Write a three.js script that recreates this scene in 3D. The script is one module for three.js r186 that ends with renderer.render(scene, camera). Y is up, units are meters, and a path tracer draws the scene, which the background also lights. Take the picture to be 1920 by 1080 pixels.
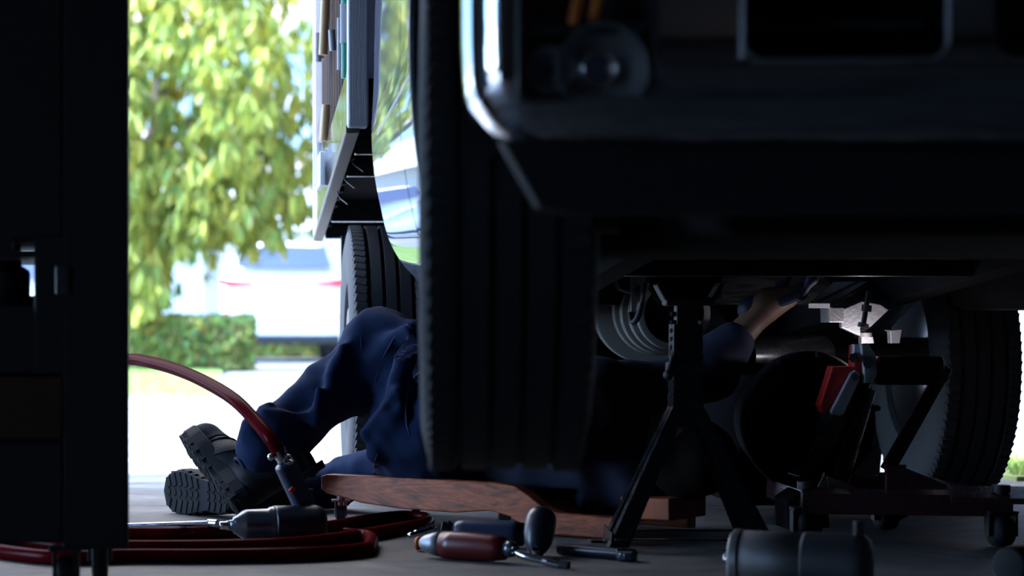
import * as THREE from 'three';
import { RoundedBoxGeometry } from 'three/addons/geometries/RoundedBoxGeometry.js';
import { mergeGeometries, mergeVertices, toCreasedNormals } from 'three/addons/utils/BufferGeometryUtils.js';
import { Sky } from 'three/addons/objects/Sky.js';
import { Brush, Evaluator, SUBTRACTION } from 'three-bvh-csg';
import { RectAreaLightUniformsLib } from 'three/addons/lights/RectAreaLightUniformsLib.js';

// ------------------------------------------------------------------ camera, sky, sun, exposure
const scene = new THREE.Scene();
const F = 4400, EYE = 0.506, CX = 430, CY = 613;          // focal length in pixels of 1920 x 1080, eye height, foot of the view axis
const camera = new THREE.PerspectiveCamera(2 * Math.atan(540 / F) * 180 / Math.PI, 16 / 9, 0.1, 400);
camera.position.set(0, EYE, 0);
camera.lookAt(0, EYE, -10);
camera.setViewOffset(1920, 1080, 960 - CX, 540 - CY, 1920, 1080);   // a shifted lens
camera.focus = 6.05;
camera.userData.fStop = 3.4;
camera.updateProjectionMatrix();

const renderer = new THREE.WebGLRenderer({ antialias: true });
renderer.toneMapping = THREE.LinearToneMapping;
renderer.toneMappingExposure = 1.75;
renderer.shadowMap.enabled = true;

const SUN = new THREE.Vector3(-0.62, 1.0, 0.16).normalize();
const sky = new Sky();
sky.scale.setScalar(300);
sky.name = 'sky';
sky.material.uniforms.sunPosition.value.copy(SUN);
sky.material.uniforms.turbidity.value = 10;
sky.material.uniforms.rayleigh.value = 0.32;
sky.material.uniforms.mieCoefficient.value = 0.02;
sky.material.uniforms.mieDirectionalG.value = 0.7;
scene.add(sky);
scene.backgroundIntensity = 1.5;
const sun = new THREE.DirectionalLight(0xfff5e6, 8.0);
sun.position.copy(SUN).multiplyScalar(60).add(new THREE.Vector3(0, 0, -15));
sun.target.position.set(0, 0, -15);
sun.castShadow = true;
sun.shadow.mapSize.set(4096, 4096);
Object.assign(sun.shadow.camera, { left: -40, right: 40, top: 40, bottom: -40, near: 1, far: 140 });
sun.name = 'sun';
scene.add(sun, sun.target);
RectAreaLightUniformsLib.init();

// ------------------------------------------------------------------ helpers
let seed = 7;
const rnd = () => { seed = (seed * 1664525 + 1013904223) >>> 0; return seed / 4294967296; };
const rr = (a, b) => a + (b - a) * rnd();
const V = (x, y, z) => new THREE.Vector3(x, y, z);
const at = (px, py, d) => V((px - CX) * d / F, EYE - (py - CY) * d / F, -d);          // a pixel of the photograph at a distance
const onGround = (px, py, h = 0) => at(px, py, F * (EYE - h) / (py - CY));
const used = {};
function numbered(name) {
  const k = used[name] = (used[name] ?? -1) + 1;
  return k ? name + '_' + String(k).padStart(3, '0') : name;
}
const shade = (o) => o.traverse((m) => { if (m.isMesh) { m.castShadow = true; m.receiveShadow = true; } });
function tag(o, label, category, group, kind) {
  if (label) o.userData.label = label;
  if (category) o.userData.category = category;
  if (group) o.userData.group = group;
  if (kind) o.userData.kind = kind;
  return o;
}
function thing(name, label, category, p, group) {
  const o = new THREE.Group();
  o.name = numbered(name); o.position.copy(p); scene.add(o); o.updateMatrixWorld();
  return tag(o, label, category, group);
}
const asList = (g) => (Array.isArray(g) ? g : [g]);
function clean(g) {
  g = g.index ? g.toNonIndexed() : g;
  for (const k of Object.keys(g.attributes)) if (!['position', 'normal', 'uv'].includes(k)) g.deleteAttribute(k);
  if (!g.attributes.normal) g.computeVertexNormals();
  if (!g.attributes.uv) g.setAttribute('uv', new THREE.BufferAttribute(new Float32Array(g.attributes.position.count * 2), 2));
  return g;
}
const merge = (gs) => (asList(gs).length === 1 ? asList(gs)[0] : mergeGeometries(asList(gs).map(clean)));
// A part whose geometry is given in the world's metres; it is moved into its thing's own frame.
function part(name, gs, mat, parent, label) {
  const g = merge(gs);
  let mesh;
  if (parent) {
    parent.updateWorldMatrix(true, false);
    g.applyMatrix4(parent.matrixWorld.clone().invert());
    mesh = new THREE.Mesh(g, mat); mesh.name = name; parent.add(mesh);
  } else { mesh = new THREE.Mesh(g, mat); mesh.name = numbered(name); scene.add(mesh); }
  if (label) mesh.userData.label = label;
  return mesh;
}
// one mesh that is a thing, its origin put at the base of its box
function single(name, gs, mat, label, category, group) {
  const g = merge(gs); g.computeBoundingBox();
  const b = g.boundingBox, o = V((b.min.x + b.max.x) / 2, b.min.y, (b.min.z + b.max.z) / 2);
  g.translate(-o.x, -o.y, -o.z);
  const m = new THREE.Mesh(g, mat); m.name = numbered(name); m.position.copy(o); scene.add(m); m.updateMatrixWorld();
  return tag(m, label, category, group);
}
const struct = (name, gs, mat) => tag(part(name, gs, mat), null, null, null, 'structure');
const boxAt = (x0, x1, y0, y1, z0, z1, r = 0.004, seg = 2) => {
  const w = Math.abs(x1 - x0), h = Math.abs(y1 - y0), d = Math.abs(z1 - z0);
  const g = new RoundedBoxGeometry(w, h, d, seg, Math.min(r, w / 2.1, h / 2.1, d / 2.1));
  return g.translate((x0 + x1) / 2, (y0 + y1) / 2, (z0 + z1) / 2);
};
function along(g, a, b) {               // a geometry made along +y from 0 to 1 x length, put from a to b
  const q = new THREE.Quaternion().setFromUnitVectors(V(0, 1, 0), b.clone().sub(a).normalize());
  return g.applyQuaternion(q).translate(a.x, a.y, a.z);
}
const rod = (a, b, r0, r1 = r0, n = 20) => along(new THREE.CylinderGeometry(r1, r0, a.distanceTo(b), n, 1).translate(0, a.distanceTo(b) / 2, 0), a, b);
const bar = (a, b, w, h, r = 0.003, twist = 0) => along(new RoundedBoxGeometry(w, a.distanceTo(b), h, 2, Math.min(r, w / 2.2, h / 2.2)).translate(0, a.distanceTo(b) / 2, 0).rotateY(twist), a, b);
const turned = (pts, n = 40) => new THREE.LatheGeometry(pts.map(([r, y]) => new THREE.Vector2(Math.max(r, 0.0001), y)), n);
const turnedAlong = (pts, a, b, n = 40) => along(turned(pts, n), a, b);
const tube = (pts, r, n = 80, m = 12, closed = false, tension = 0.5) => new THREE.TubeGeometry(new THREE.CatmullRomCurve3(pts, closed, 'catmullrom', tension), n, r, m, closed);
const ball = (p, r, sx = 1, sy = 1, sz = 1) => new THREE.SphereGeometry(r, 20, 14).scale(sx, sy, sz).translate(p.x, p.y, p.z);
function plate(pts, depth, bevel = 0.002) {       // an outline in x, y with a thickness along +z
  const s = new THREE.Shape(pts.map(([x, y]) => new THREE.Vector2(x, y)));
  return new THREE.ExtrudeGeometry(s, { depth, bevelEnabled: bevel > 0, bevelSize: bevel, bevelThickness: bevel, bevelSegments: 2, curveSegments: 12 });
}
// an outline traced at one distance and given a real thickness behind it
const plateAt = (pts, d, thick, bevel = 0.002) => plate(pts.map(([x, y]) => { const p = at(x, y, d); return [p.x, p.y]; }), thick, bevel).translate(0, 0, -d - thick);
// rows of points joined into a surface; each row the same length
function loft(rows, closeV = false, flip = false) {
  const n = rows[0].length, pos = [], uv = [], idx = [];
  rows.forEach((r, i) => r.forEach((p, j) => { pos.push(p.x, p.y, p.z); uv.push(j / (n - 1), i / (rows.length - 1)); }));
  for (let i = 0; i < rows.length - 1; i++) for (let j = 0; j < n - (closeV ? 0 : 1); j++) {
    const a = i * n + j, b = i * n + (j + 1) % n, c = a + n, d = b + n;
    flip ? idx.push(a, c, b, b, c, d) : idx.push(a, b, c, b, d, c);
  }
  const g = new THREE.BufferGeometry();
  g.setAttribute('position', new THREE.Float32BufferAttribute(pos, 3));
  g.setAttribute('uv', new THREE.Float32BufferAttribute(uv, 2));
  g.setIndex(idx); g.computeVertexNormals();
  return g;
}
// value noise in 3-D
const hash = (x, y, z) => { let h = Math.imul(x, 374761393) ^ Math.imul(y, 668265263) ^ Math.imul(z, 1274126177); h = Math.imul(h ^ (h >>> 13), 1103515245); return ((h ^ (h >>> 16)) >>> 0) / 4294967296; };
function noise3(x, y, z) {
  const X = Math.floor(x), Y = Math.floor(y), Z = Math.floor(z), f = (t) => t * t * (3 - 2 * t), u = f(x - X), v = f(y - Y), w = f(z - Z), L = (a, b, t) => a + (b - a) * t;
  return L(L(L(hash(X, Y, Z), hash(X + 1, Y, Z), u), L(hash(X, Y + 1, Z), hash(X + 1, Y + 1, Z), u), v), L(L(hash(X, Y, Z + 1), hash(X + 1, Y, Z + 1), u), L(hash(X, Y + 1, Z + 1), hash(X + 1, Y + 1, Z + 1), u), v), w) * 2 - 1;
}
const fbm = (x, y, z, o = 4) => { let s = 0, a = 0.5; for (let i = 0; i < o; i++) { s += a * noise3(x, y, z); x *= 2.03; y *= 2.03; z *= 2.03; a *= 0.5; } return s; };
// distance field -> smooth surface (surface nets); bones are tapered capsules joined softly
const bone = (a, b, ra, rb) => [a.x, a.y, a.z, b.x - a.x, b.y - a.y, b.z - a.z, ra, rb];
function boneDistance(k, x, y, z) {
  const px = x - k[0], py = y - k[1], pz = z - k[2], l = k[3] * k[3] + k[4] * k[4] + k[5] * k[5] || 1e-9;
  const t = Math.min(1, Math.max(0, (px * k[3] + py * k[4] + pz * k[5]) / l));
  return Math.hypot(px - t * k[3], py - t * k[4], pz - t * k[5]) - (k[6] + (k[7] - k[6]) * t);
}
function softUnion(bones, k) {
  return (x, y, z) => {
    let d = 9;
    for (const b of bones) { const e = boneDistance(b, x, y, z), h = Math.max(k - Math.abs(d - e), 0) / k; d = Math.min(d, e) - h * h * k * 0.25; }
    return d;
  };
}
function surface(f, lo, hi, cell, uvScale = 1) {
  const n = [0, 1, 2].map((i) => Math.ceil((hi.getComponent(i) - lo.getComponent(i)) / cell) + 1), [nx, ny, nz] = n, val = new Float32Array(nx * ny * nz);
  const id = (i, j, k) => i + nx * (j + ny * k);
  for (let k = 0; k < nz; k++) for (let j = 0; j < ny; j++) for (let i = 0; i < nx; i++) val[id(i, j, k)] = f(lo.x + i * cell, lo.y + j * cell, lo.z + k * cell);
  const vert = new Int32Array(nx * ny * nz).fill(-1), pos = [], nor = [], uv = [], idx = [], E = [[0, 1], [2, 3], [4, 5], [6, 7], [0, 2], [1, 3], [4, 6], [5, 7], [0, 4], [1, 5], [2, 6], [3, 7]];
  for (let k = 0; k < nz - 1; k++) for (let j = 0; j < ny - 1; j++) for (let i = 0; i < nx - 1; i++) {
    const c = []; let m = 0;
    for (let q = 0; q < 8; q++) { c[q] = val[id(i + (q & 1), j + ((q >> 1) & 1), k + (q >> 2))]; if (c[q] < 0) m++; }
    if (m === 0 || m === 8) continue;
    let x = 0, y = 0, z = 0, s = 0;
    for (const [a, b] of E) if ((c[a] < 0) !== (c[b] < 0)) { const t = c[a] / (c[a] - c[b]); x += (a & 1) + t * ((b & 1) - (a & 1)); y += ((a >> 1) & 1) + t * (((b >> 1) & 1) - ((a >> 1) & 1)); z += (a >> 2) + t * ((b >> 2) - (a >> 2)); s++; }
    vert[id(i, j, k)] = pos.length / 3;
    const p = [lo.x + (i + x / s) * cell, lo.y + (j + y / s) * cell, lo.z + (k + z / s) * cell], e = cell * 0.6;
    pos.push(...p); uv.push((p[0] + p[2] * 0.7) * uvScale, (p[1] + p[2] * 0.3) * uvScale);
    const g = V(f(p[0] + e, p[1], p[2]) - f(p[0] - e, p[1], p[2]), f(p[0], p[1] + e, p[2]) - f(p[0], p[1] - e, p[2]), f(p[0], p[1], p[2] + e) - f(p[0], p[1], p[2] - e)).normalize();
    nor.push(g.x, g.y, g.z);
  }
  const quad = (a, b, c, d, flip) => { if (a < 0 || b < 0 || c < 0 || d < 0) return; flip ? idx.push(a, c, b, a, d, c) : idx.push(a, b, c, a, c, d); };
  for (let k = 1; k < nz - 1; k++) for (let j = 1; j < ny - 1; j++) for (let i = 1; i < nx - 1; i++) {
    const a = val[id(i, j, k)] < 0;
    if (a !== val[id(i + 1, j, k)] < 0) quad(vert[id(i, j - 1, k - 1)], vert[id(i, j, k - 1)], vert[id(i, j, k)], vert[id(i, j - 1, k)], !a);
    if (a !== val[id(i, j + 1, k)] < 0) quad(vert[id(i - 1, j, k - 1)], vert[id(i - 1, j, k)], vert[id(i, j, k)], vert[id(i, j, k - 1)], !a);
    if (a !== val[id(i, j, k + 1)] < 0) quad(vert[id(i - 1, j - 1, k)], vert[id(i, j - 1, k)], vert[id(i, j, k)], vert[id(i - 1, j, k)], !a);
  }
  const g = new THREE.BufferGeometry();
  g.setAttribute('position', new THREE.Float32BufferAttribute(pos, 3)); g.setAttribute('normal', new THREE.Float32BufferAttribute(nor, 3)); g.setAttribute('uv', new THREE.Float32BufferAttribute(uv, 2));
  g.setIndex(idx);
  return g;
}
function planarUV(g, sx = 1, sy = 1, axes = 'xz') {
  const p = g.attributes.position, u = new Float32Array(p.count * 2), get = { x: 'getX', y: 'getY', z: 'getZ' };
  for (let i = 0; i < p.count; i++) { u[i * 2] = p[get[axes[0]]](i) * sx; u[i * 2 + 1] = p[get[axes[1]]](i) * sy; }
  g.setAttribute('uv', new THREE.BufferAttribute(u, 2)); return g;
}

// ------------------------------------------------------------------ materials
function texture(n, fn, srgb = true) {
  const data = new Uint8Array(n * n * 4);
  for (let y = 0; y < n; y++) for (let x = 0; x < n; x++) { const c = fn(x / n, y / n), i = (y * n + x) * 4; for (let k = 0; k < 3; k++) data[i + k] = Math.max(0, Math.min(255, (Array.isArray(c) ? c[k] : c) * 255)); data[i + 3] = 255; }
  const t = new THREE.DataTexture(data, n, n); t.wrapS = t.wrapT = THREE.RepeatWrapping; t.magFilter = THREE.LinearFilter; t.minFilter = THREE.LinearMipmapLinearFilter; t.generateMipmaps = true;
  if (srgb) t.colorSpace = THREE.SRGBColorSpace;
  t.needsUpdate = true; return t;
}
const rep = (t, x, y = x) => { const c = t.clone(); c.repeat.set(x, y); c.needsUpdate = true; return c; };
// noise that repeats
const tileNoise = (u, v, f, o = 5, z = 0) => { const w = Math.cos(u * 2 * Math.PI) * f, x = Math.sin(u * 2 * Math.PI) * f, y = Math.cos(v * 2 * Math.PI) * f, q = Math.sin(v * 2 * Math.PI) * f; return fbm(w + 5 + y * 0.61, x + 9 + q * 0.83, y - q * 0.5 + z + w * 0.37, o); };
const concreteTex = texture(512, (u, v) => { const a = tileNoise(u, v, 1.3, 6), b = tileNoise(u, v, 7, 3, 4), c = hash(Math.floor(u * 512), Math.floor(v * 512), 3), s = Math.max(0, tileNoise(u, v, 2.1, 5, 11) - 0.18); const k = 0.62 + 0.22 * a + 0.12 * b + 0.06 * (c - 0.5) - 0.6 * s; return [k, k * 0.985, k * 0.96]; });
const concreteBump = texture(256, (u, v) => 0.5 + 0.3 * tileNoise(u, v, 6, 5) + 0.15 * (hash(Math.floor(u * 256), Math.floor(v * 256), 5) - 0.5), false);
const weave = texture(128, (u, v) => { const d = Math.sin((u + v) * Math.PI * 2 * 16) * 0.5 + 0.5, e = Math.sin(v * Math.PI * 2 * 32) * 0.5 + 0.5; return 0.3 + 0.45 * d + 0.2 * e; }, false);
const grainTex = texture(512, (u, v) => { const r = tileNoise(u * 0.5, v, 1.2, 4), g = Math.sin((v * 9 + r * 3.4) * Math.PI * 2), f = tileNoise(u, v, 9, 3), spots = Math.max(0, tileNoise(u, v, 3.2, 4, 6) - 0.14); const k = 0.74 + 0.14 * g * 0.5 + 0.14 * f - spots * 0.8; return [k, k * 0.62, k * 0.4]; });
const scuff = texture(256, (u, v) => { const a = tileNoise(u, v, 3, 5), b = tileNoise(u, v, 12, 2, 3); return 0.55 + 0.35 * a + 0.12 * b; }, false);
const hex = (c) => new THREE.Color(c);
const lin = (r, g, b) => new THREE.Color().setRGB(r, g, b);
const mat = (color, roughness = 0.6, metalness = 0, more = {}) => new THREE.MeshStandardMaterial({ color: color.isColor ? color : hex(color), roughness, metalness, ...more });
const phys = (color, roughness, metalness, more) => new THREE.MeshPhysicalMaterial({ color: color.isColor ? color : hex(color), roughness, metalness, ...more });
const M = {
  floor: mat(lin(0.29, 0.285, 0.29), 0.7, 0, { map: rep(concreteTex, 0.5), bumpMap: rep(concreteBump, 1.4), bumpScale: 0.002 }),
  joint: mat(lin(0.03, 0.03, 0.032), 0.9),
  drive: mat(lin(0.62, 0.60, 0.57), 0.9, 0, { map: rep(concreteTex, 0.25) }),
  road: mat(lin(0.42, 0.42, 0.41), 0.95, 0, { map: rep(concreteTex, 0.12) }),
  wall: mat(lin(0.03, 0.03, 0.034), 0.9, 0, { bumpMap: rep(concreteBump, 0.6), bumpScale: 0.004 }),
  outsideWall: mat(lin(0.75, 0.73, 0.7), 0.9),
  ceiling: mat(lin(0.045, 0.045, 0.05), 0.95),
  chrome: mat(lin(0.72, 0.73, 0.76), 0.06, 1),
  rim: mat(lin(0.35, 0.35, 0.36), 0.35, 1),
  steel: mat(lin(0.55, 0.56, 0.58), 0.28, 1, { roughnessMap: scuff }),
  brightMetal: mat(lin(0.62, 0.60, 0.6), 0.42, 0.55, { bumpMap: rep(scuff, 6), bumpScale: 0.002 }),
  castMetal: mat(lin(0.26, 0.24, 0.22), 0.6, 0.3),
  darkMetal: mat(lin(0.02, 0.02, 0.023), 0.5, 0.3),
  blackPaint: mat(lin(0.010, 0.010, 0.012), 0.5, 0.0, { roughnessMap: scuff }),
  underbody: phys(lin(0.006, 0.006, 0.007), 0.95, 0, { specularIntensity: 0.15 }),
  plastic: mat(lin(0.007, 0.008, 0.011), 0.62),
  rubber: mat(lin(0.011, 0.012, 0.016), 0.72, 0, { bumpMap: rep(scuff, 3), bumpScale: 0.0006 }),
  paint: phys(lin(0.15, 0.16, 0.22), 1, 0, { specularIntensity: 0, clearcoat: 0.62, clearcoatRoughness: 0.015 }),
  bedSteel: mat(lin(0.68, 0.71, 0.80), 0.55, 0.1, { bumpMap: rep(scuff, 2), bumpScale: 0.0015 }),
  bedAluminium: mat(lin(0.7, 0.7, 0.68), 0.16, 1, { roughnessMap: rep(scuff, 1, 3) }),
  lip: mat(lin(0.11, 0.092, 0.07), 0.6, 0.25, { bumpMap: rep(scuff, 4), bumpScale: 0.001 }),
  boards: [0x453025, 0x382620, 0x2e201b, 0x4d3628].map((c) => phys(hex(c).multiplyScalar(0.5), 0.9, 0, { specularIntensity: 0.2 })),
  handle: mat(0xc7a980, 0.6),
  greenPipe: mat(0x2f9d83, 0.4), greyPipe: mat(0xa9b0c0, 0.5),
  navy: phys(lin(0.010, 0.021, 0.060), 1, 0, { specularIntensity: 0.3, bumpMap: rep(weave, 24), bumpScale: 0.0005 }),
  navySeam: mat(lin(0.02, 0.036, 0.09), 0.85),
  shirt: mat(lin(0.008, 0.013, 0.038), 0.9, 0, { bumpMap: rep(weave, 24), bumpScale: 0.0004 }),
  skin: mat(lin(0.15, 0.078, 0.05), 0.55),
  hair: phys(lin(0.008, 0.006, 0.005), 0.8, 0, { specularIntensity: 0.2 }),
  glove: mat(lin(0.010, 0.017, 0.048), 0.6),
  leather: phys(lin(0.014, 0.016, 0.021), 0.62, 0, { specularIntensity: 0.3, bumpMap: rep(scuff, 8), bumpScale: 0.0012 }),
  suede: phys(lin(0.022, 0.026, 0.036), 0.85, 0, { specularIntensity: 0.3, bumpMap: rep(scuff, 14), bumpScale: 0.001 }),
  sole: phys(lin(0.012, 0.013, 0.016), 0.75, 0, { specularIntensity: 0.3, bumpMap: rep(scuff, 10), bumpScale: 0.0008 }),
  wood: mat(lin(0.85, 0.52, 0.38), 0.5, 0, { map: grainTex }),
  woodEdge: mat(lin(1, 0.82, 0.7), 0.55, 0, { map: rep(grainTex, 2) }),
  hose: phys(lin(0.075, 0.0025, 0.005), 1, 0, { specularIntensity: 0, clearcoat: 0.08, clearcoatRoughness: 0.2, bumpMap: rep(scuff, 20, 1), bumpScale: 0.0006 }),
  toolGrey: mat(lin(0.10, 0.11, 0.13), 0.42, 0.6, { roughnessMap: scuff }),
  toolBlack: mat(lin(0.012, 0.014, 0.025), 0.36),
  toolBlue: mat(lin(0.02, 0.03, 0.07), 0.4),
  toolRed: mat(lin(0.11, 0.008, 0.007), 0.35),
  jackRed: mat(lin(0.38, 0.012, 0.010), 0.45),
  jackRedLit: mat(lin(0.24, 0.13, 0.14), 0.6, 0.2, { roughnessMap: scuff }),  // dark red made paler, the lamp light on the gusset put into its colour
  jackDarkRed: mat(lin(0.05, 0.018, 0.024), 0.4, 0.1, { roughnessMap: scuff }),
  satin: mat(lin(0.34, 0.35, 0.38), 0.5, 0.75),
  cartPaint: mat(lin(0.006, 0.006, 0.008), 0.6),
  zinc: mat(lin(0.45, 0.48, 0.55), 0.4, 0.6),
  orange: mat(lin(0.75, 0.16, 0.02), 0.5),
  amber: phys(lin(0.9, 0.25, 0.02), 0.25, 0, { transmission: 0.3, thickness: 0 }),
  glass: phys(lin(1, 1, 1), 0.02, 0, { transmission: 1, thickness: 0, ior: 1.5 }),
  carWhite: phys(lin(0.82, 0.82, 0.82), 0.4, 0, { clearcoat: 1, clearcoatRoughness: 0.1 }),
  carGlass: phys(lin(0.05, 0.06, 0.10), 0.15, 0, { specularIntensity: 0.5 }),
  tailRed: phys(lin(0.7, 0.03, 0.03), 0.2, 0, { clearcoat: 1 }),
  bark: mat(lin(0.16, 0.12, 0.10), 0.9, 0, { bumpMap: rep(scuff, 3), bumpScale: 0.01 }),
  post: mat(lin(0.42, 0.44, 0.5), 0.8),
  leaf: [[0.34, 0.38, 0.045], [0.46, 0.46, 0.05], [0.17, 0.24, 0.03], [0.55, 0.50, 0.08]].map((c) => phys(lin(...c), 0.5, 0, { transmission: 0.45, thickness: 0, side: THREE.DoubleSide, roughness: 1 })),
  hedgeLeaf: phys(lin(0.24, 0.28, 0.05), 1, 0, { transmission: 0.35, thickness: 0, side: THREE.DoubleSide }),
  hedgeCore: mat(lin(0.24, 0.28, 0.05), 1),
  grass: mat(lin(0.34, 0.42, 0.12), 1), grassBase: mat(lin(0.26, 0.30, 0.10), 1),
};

// ------------------------------------------------------------------ the setting
const DOOR = -7.4;
{
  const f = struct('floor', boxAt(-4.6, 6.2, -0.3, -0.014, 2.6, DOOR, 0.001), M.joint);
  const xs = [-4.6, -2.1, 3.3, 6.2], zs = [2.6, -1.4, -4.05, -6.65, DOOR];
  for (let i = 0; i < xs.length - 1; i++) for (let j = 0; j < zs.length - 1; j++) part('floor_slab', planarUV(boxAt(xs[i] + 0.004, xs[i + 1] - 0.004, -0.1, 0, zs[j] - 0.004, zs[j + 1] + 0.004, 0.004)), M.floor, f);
  const w = 0.28, top = 3.7, open = 3.25, L = -2.3, R = 3.1;
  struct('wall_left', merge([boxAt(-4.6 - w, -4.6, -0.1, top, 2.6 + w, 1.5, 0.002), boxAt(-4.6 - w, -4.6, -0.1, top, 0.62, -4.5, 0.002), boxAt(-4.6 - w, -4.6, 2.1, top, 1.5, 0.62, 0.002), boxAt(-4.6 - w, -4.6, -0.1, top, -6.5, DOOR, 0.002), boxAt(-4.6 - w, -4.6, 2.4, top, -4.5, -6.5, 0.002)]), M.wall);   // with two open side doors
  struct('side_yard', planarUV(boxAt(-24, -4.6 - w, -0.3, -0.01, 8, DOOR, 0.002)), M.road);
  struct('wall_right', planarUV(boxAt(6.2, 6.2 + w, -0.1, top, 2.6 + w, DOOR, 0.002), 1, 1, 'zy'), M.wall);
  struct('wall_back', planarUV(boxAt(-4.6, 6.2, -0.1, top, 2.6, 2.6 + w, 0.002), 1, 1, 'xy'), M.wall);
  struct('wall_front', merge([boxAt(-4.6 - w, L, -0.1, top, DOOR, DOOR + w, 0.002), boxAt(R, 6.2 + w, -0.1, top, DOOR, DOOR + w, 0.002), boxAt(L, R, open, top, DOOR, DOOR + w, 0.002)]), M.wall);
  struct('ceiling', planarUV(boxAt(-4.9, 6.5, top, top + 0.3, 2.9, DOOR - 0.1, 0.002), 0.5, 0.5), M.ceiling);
  struct('trim_1', merge([boxAt(L - 0.08, L, 0, open + 0.08, DOOR - 0.03, DOOR, 0.003), boxAt(R, R + 0.08, 0, open + 0.08, DOOR - 0.03, DOOR, 0.003), boxAt(L, R, open, open + 0.08, DOOR - 0.03, DOOR, 0.003)]), M.darkMetal);
}
{
  const d = struct('driveway', boxAt(-14, 14, -0.3, -0.03, DOOR - 0.01, -17, 0.001), M.joint);
  for (let i = 0; i < 8; i++) for (let j = 0; j < 3; j++) part('driveway_slab', planarUV(boxAt(-15.6 + 3.5 * i + 0.006, -12.1 + 3.5 * i - 0.006, -0.12, -0.004, DOOR - 0.02 - 3.19 * j, DOOR - 3.2 - 3.19 * j, 0.005)), M.drive, d);
  struct('road', planarUV(boxAt(-40, 60, -0.3, -0.01, -17, -80, 0.001)), M.road);
  const pave = struct('pavement', planarUV(boxAt(-0.02, 14, -0.2, 0.0, -17.02, -30, 0.004)), M.drive);
}
function lawn(label, x0, x1, z0, z1, n) {
  const g = [];
  for (let i = 0; i < n; i++) {
    const x = rr(x0, x1), z = rr(z0, z1), h = rr(0.025, 0.055), a = rr(0, 6.28), w = 0.006;
    const b = new THREE.BufferGeometry();
    b.setAttribute('position', new THREE.Float32BufferAttribute([x - w * Math.cos(a), 0.01, z - w * Math.sin(a), x + w * Math.cos(a), 0.01, z + w * Math.sin(a), x + rr(-0.02, 0.02), h, z + rr(-0.02, 0.02)], 3));
    b.setAttribute('uv', new THREE.Float32BufferAttribute([0, 0, 1, 0, 0.5, 1], 2));
    b.computeVertexNormals(); g.push(b);
  }
  const m = single('lawn', mergeGeometries(g), phys(lin(0.30, 0.40, 0.09), 1, 0, { side: THREE.DoubleSide, transmission: 0.3, thickness: 0 }), label, null);
  delete m.userData.category; m.userData.kind = 'stuff';
  struct('soil_bed', boxAt(x0 - 0.02, x1 + 0.02, -0.1, 0.012, z0, z1, 0.004), M.grassBase);
}
lawn('sunlit strip of short grass in front of the hedge across the driveway', -1.2, -0.1, -17.1, -26.0, 12000);
lawn('low patch of green grass just outside the garage at the far right', 2.62, 5.2, -7.75, -8.75, 9000);

lawn('olive strip of grass behind the white parked car', -1.5, 6, -39.6, -47, 16000);

// ------------------------------------------------------------------ outdoors: hedge, tree, post, car, house
{
  const x0 = -1.2, x1 = 0.27, z0 = -26.2, z1 = -27.4, h = 0.61;
  const t = thing('hedge', 'clipped green box hedge behind the strip of grass', 'hedge', V((x0 + x1) / 2, 0, (z0 + z1) / 2));
  part('stem', boxAt(x0 + 0.1, x1 - 0.08, 0, h - 0.08, z0 - 0.09, z1 + 0.1, 0.05), M.hedgeCore, t);
  const leaf = new THREE.BufferGeometry();
  leaf.setAttribute('position', new THREE.Float32BufferAttribute([-0.018, 0, 0, 0, 0.03, 0.004, 0.018, 0, 0, 0, -0.03, 0.004], 3));
  leaf.setAttribute('uv', new THREE.Float32BufferAttribute([0, 0, 0, 1, 1, 1, 1, 0], 2)); leaf.setIndex([0, 2, 1, 0, 3, 2]); leaf.computeVertexNormals();
  const n = 5200, im = new THREE.InstancedMesh(leaf, M.hedgeLeaf, n), m = new THREE.Matrix4(), q = new THREE.Quaternion(), e = new THREE.Euler(), c = new THREE.Color();
  for (let i = 0; i < n; i++) {
    let x = rr(x0, x1), y = rr(0.02, h), z = rr(z1, z0); const s = rnd();
    if (s < 0.3) y = h + rr(-0.1, 0.03); else if (s < 0.8) z = z0 + rr(-0.16, 0.04); else if (s < 0.9) x = x1 + rr(-0.14, 0.03);
    x += 0.05 * noise3(x * 4, y * 5, z * 4); y += 0.03 * noise3(x * 3, y * 5 + 9, z * 4); z += 0.06 * noise3(x * 4 + 30, y * 6, z * 2);
    q.setFromEuler(e.set(rr(-1.4, 0.6), rr(0, 6.28), rr(-0.8, 0.8))); m.compose(V(x - (x0 + x1) / 2, Math.max(y, 0.02), z - (z0 + z1) / 2), q, V(1, 1, 1).multiplyScalar(rr(0.9, 1.7)));
    im.setMatrixAt(i, m); im.setColorAt(i, c.setRGB(rr(0.55, 1.5), rr(0.65, 1.25), rr(0.5, 1.1)));
  }
  im.name = 'foliage'; im.userData.kind = 'stuff'; t.add(im);
  const low = t.clone(); low.name = numbered('hedge'); low.position.set(0.8, 0, -38.9); scene.add(low); tag(low, 'low hedge behind the parked white car, glimpsed under its bumper', 'hedge');
}
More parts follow.
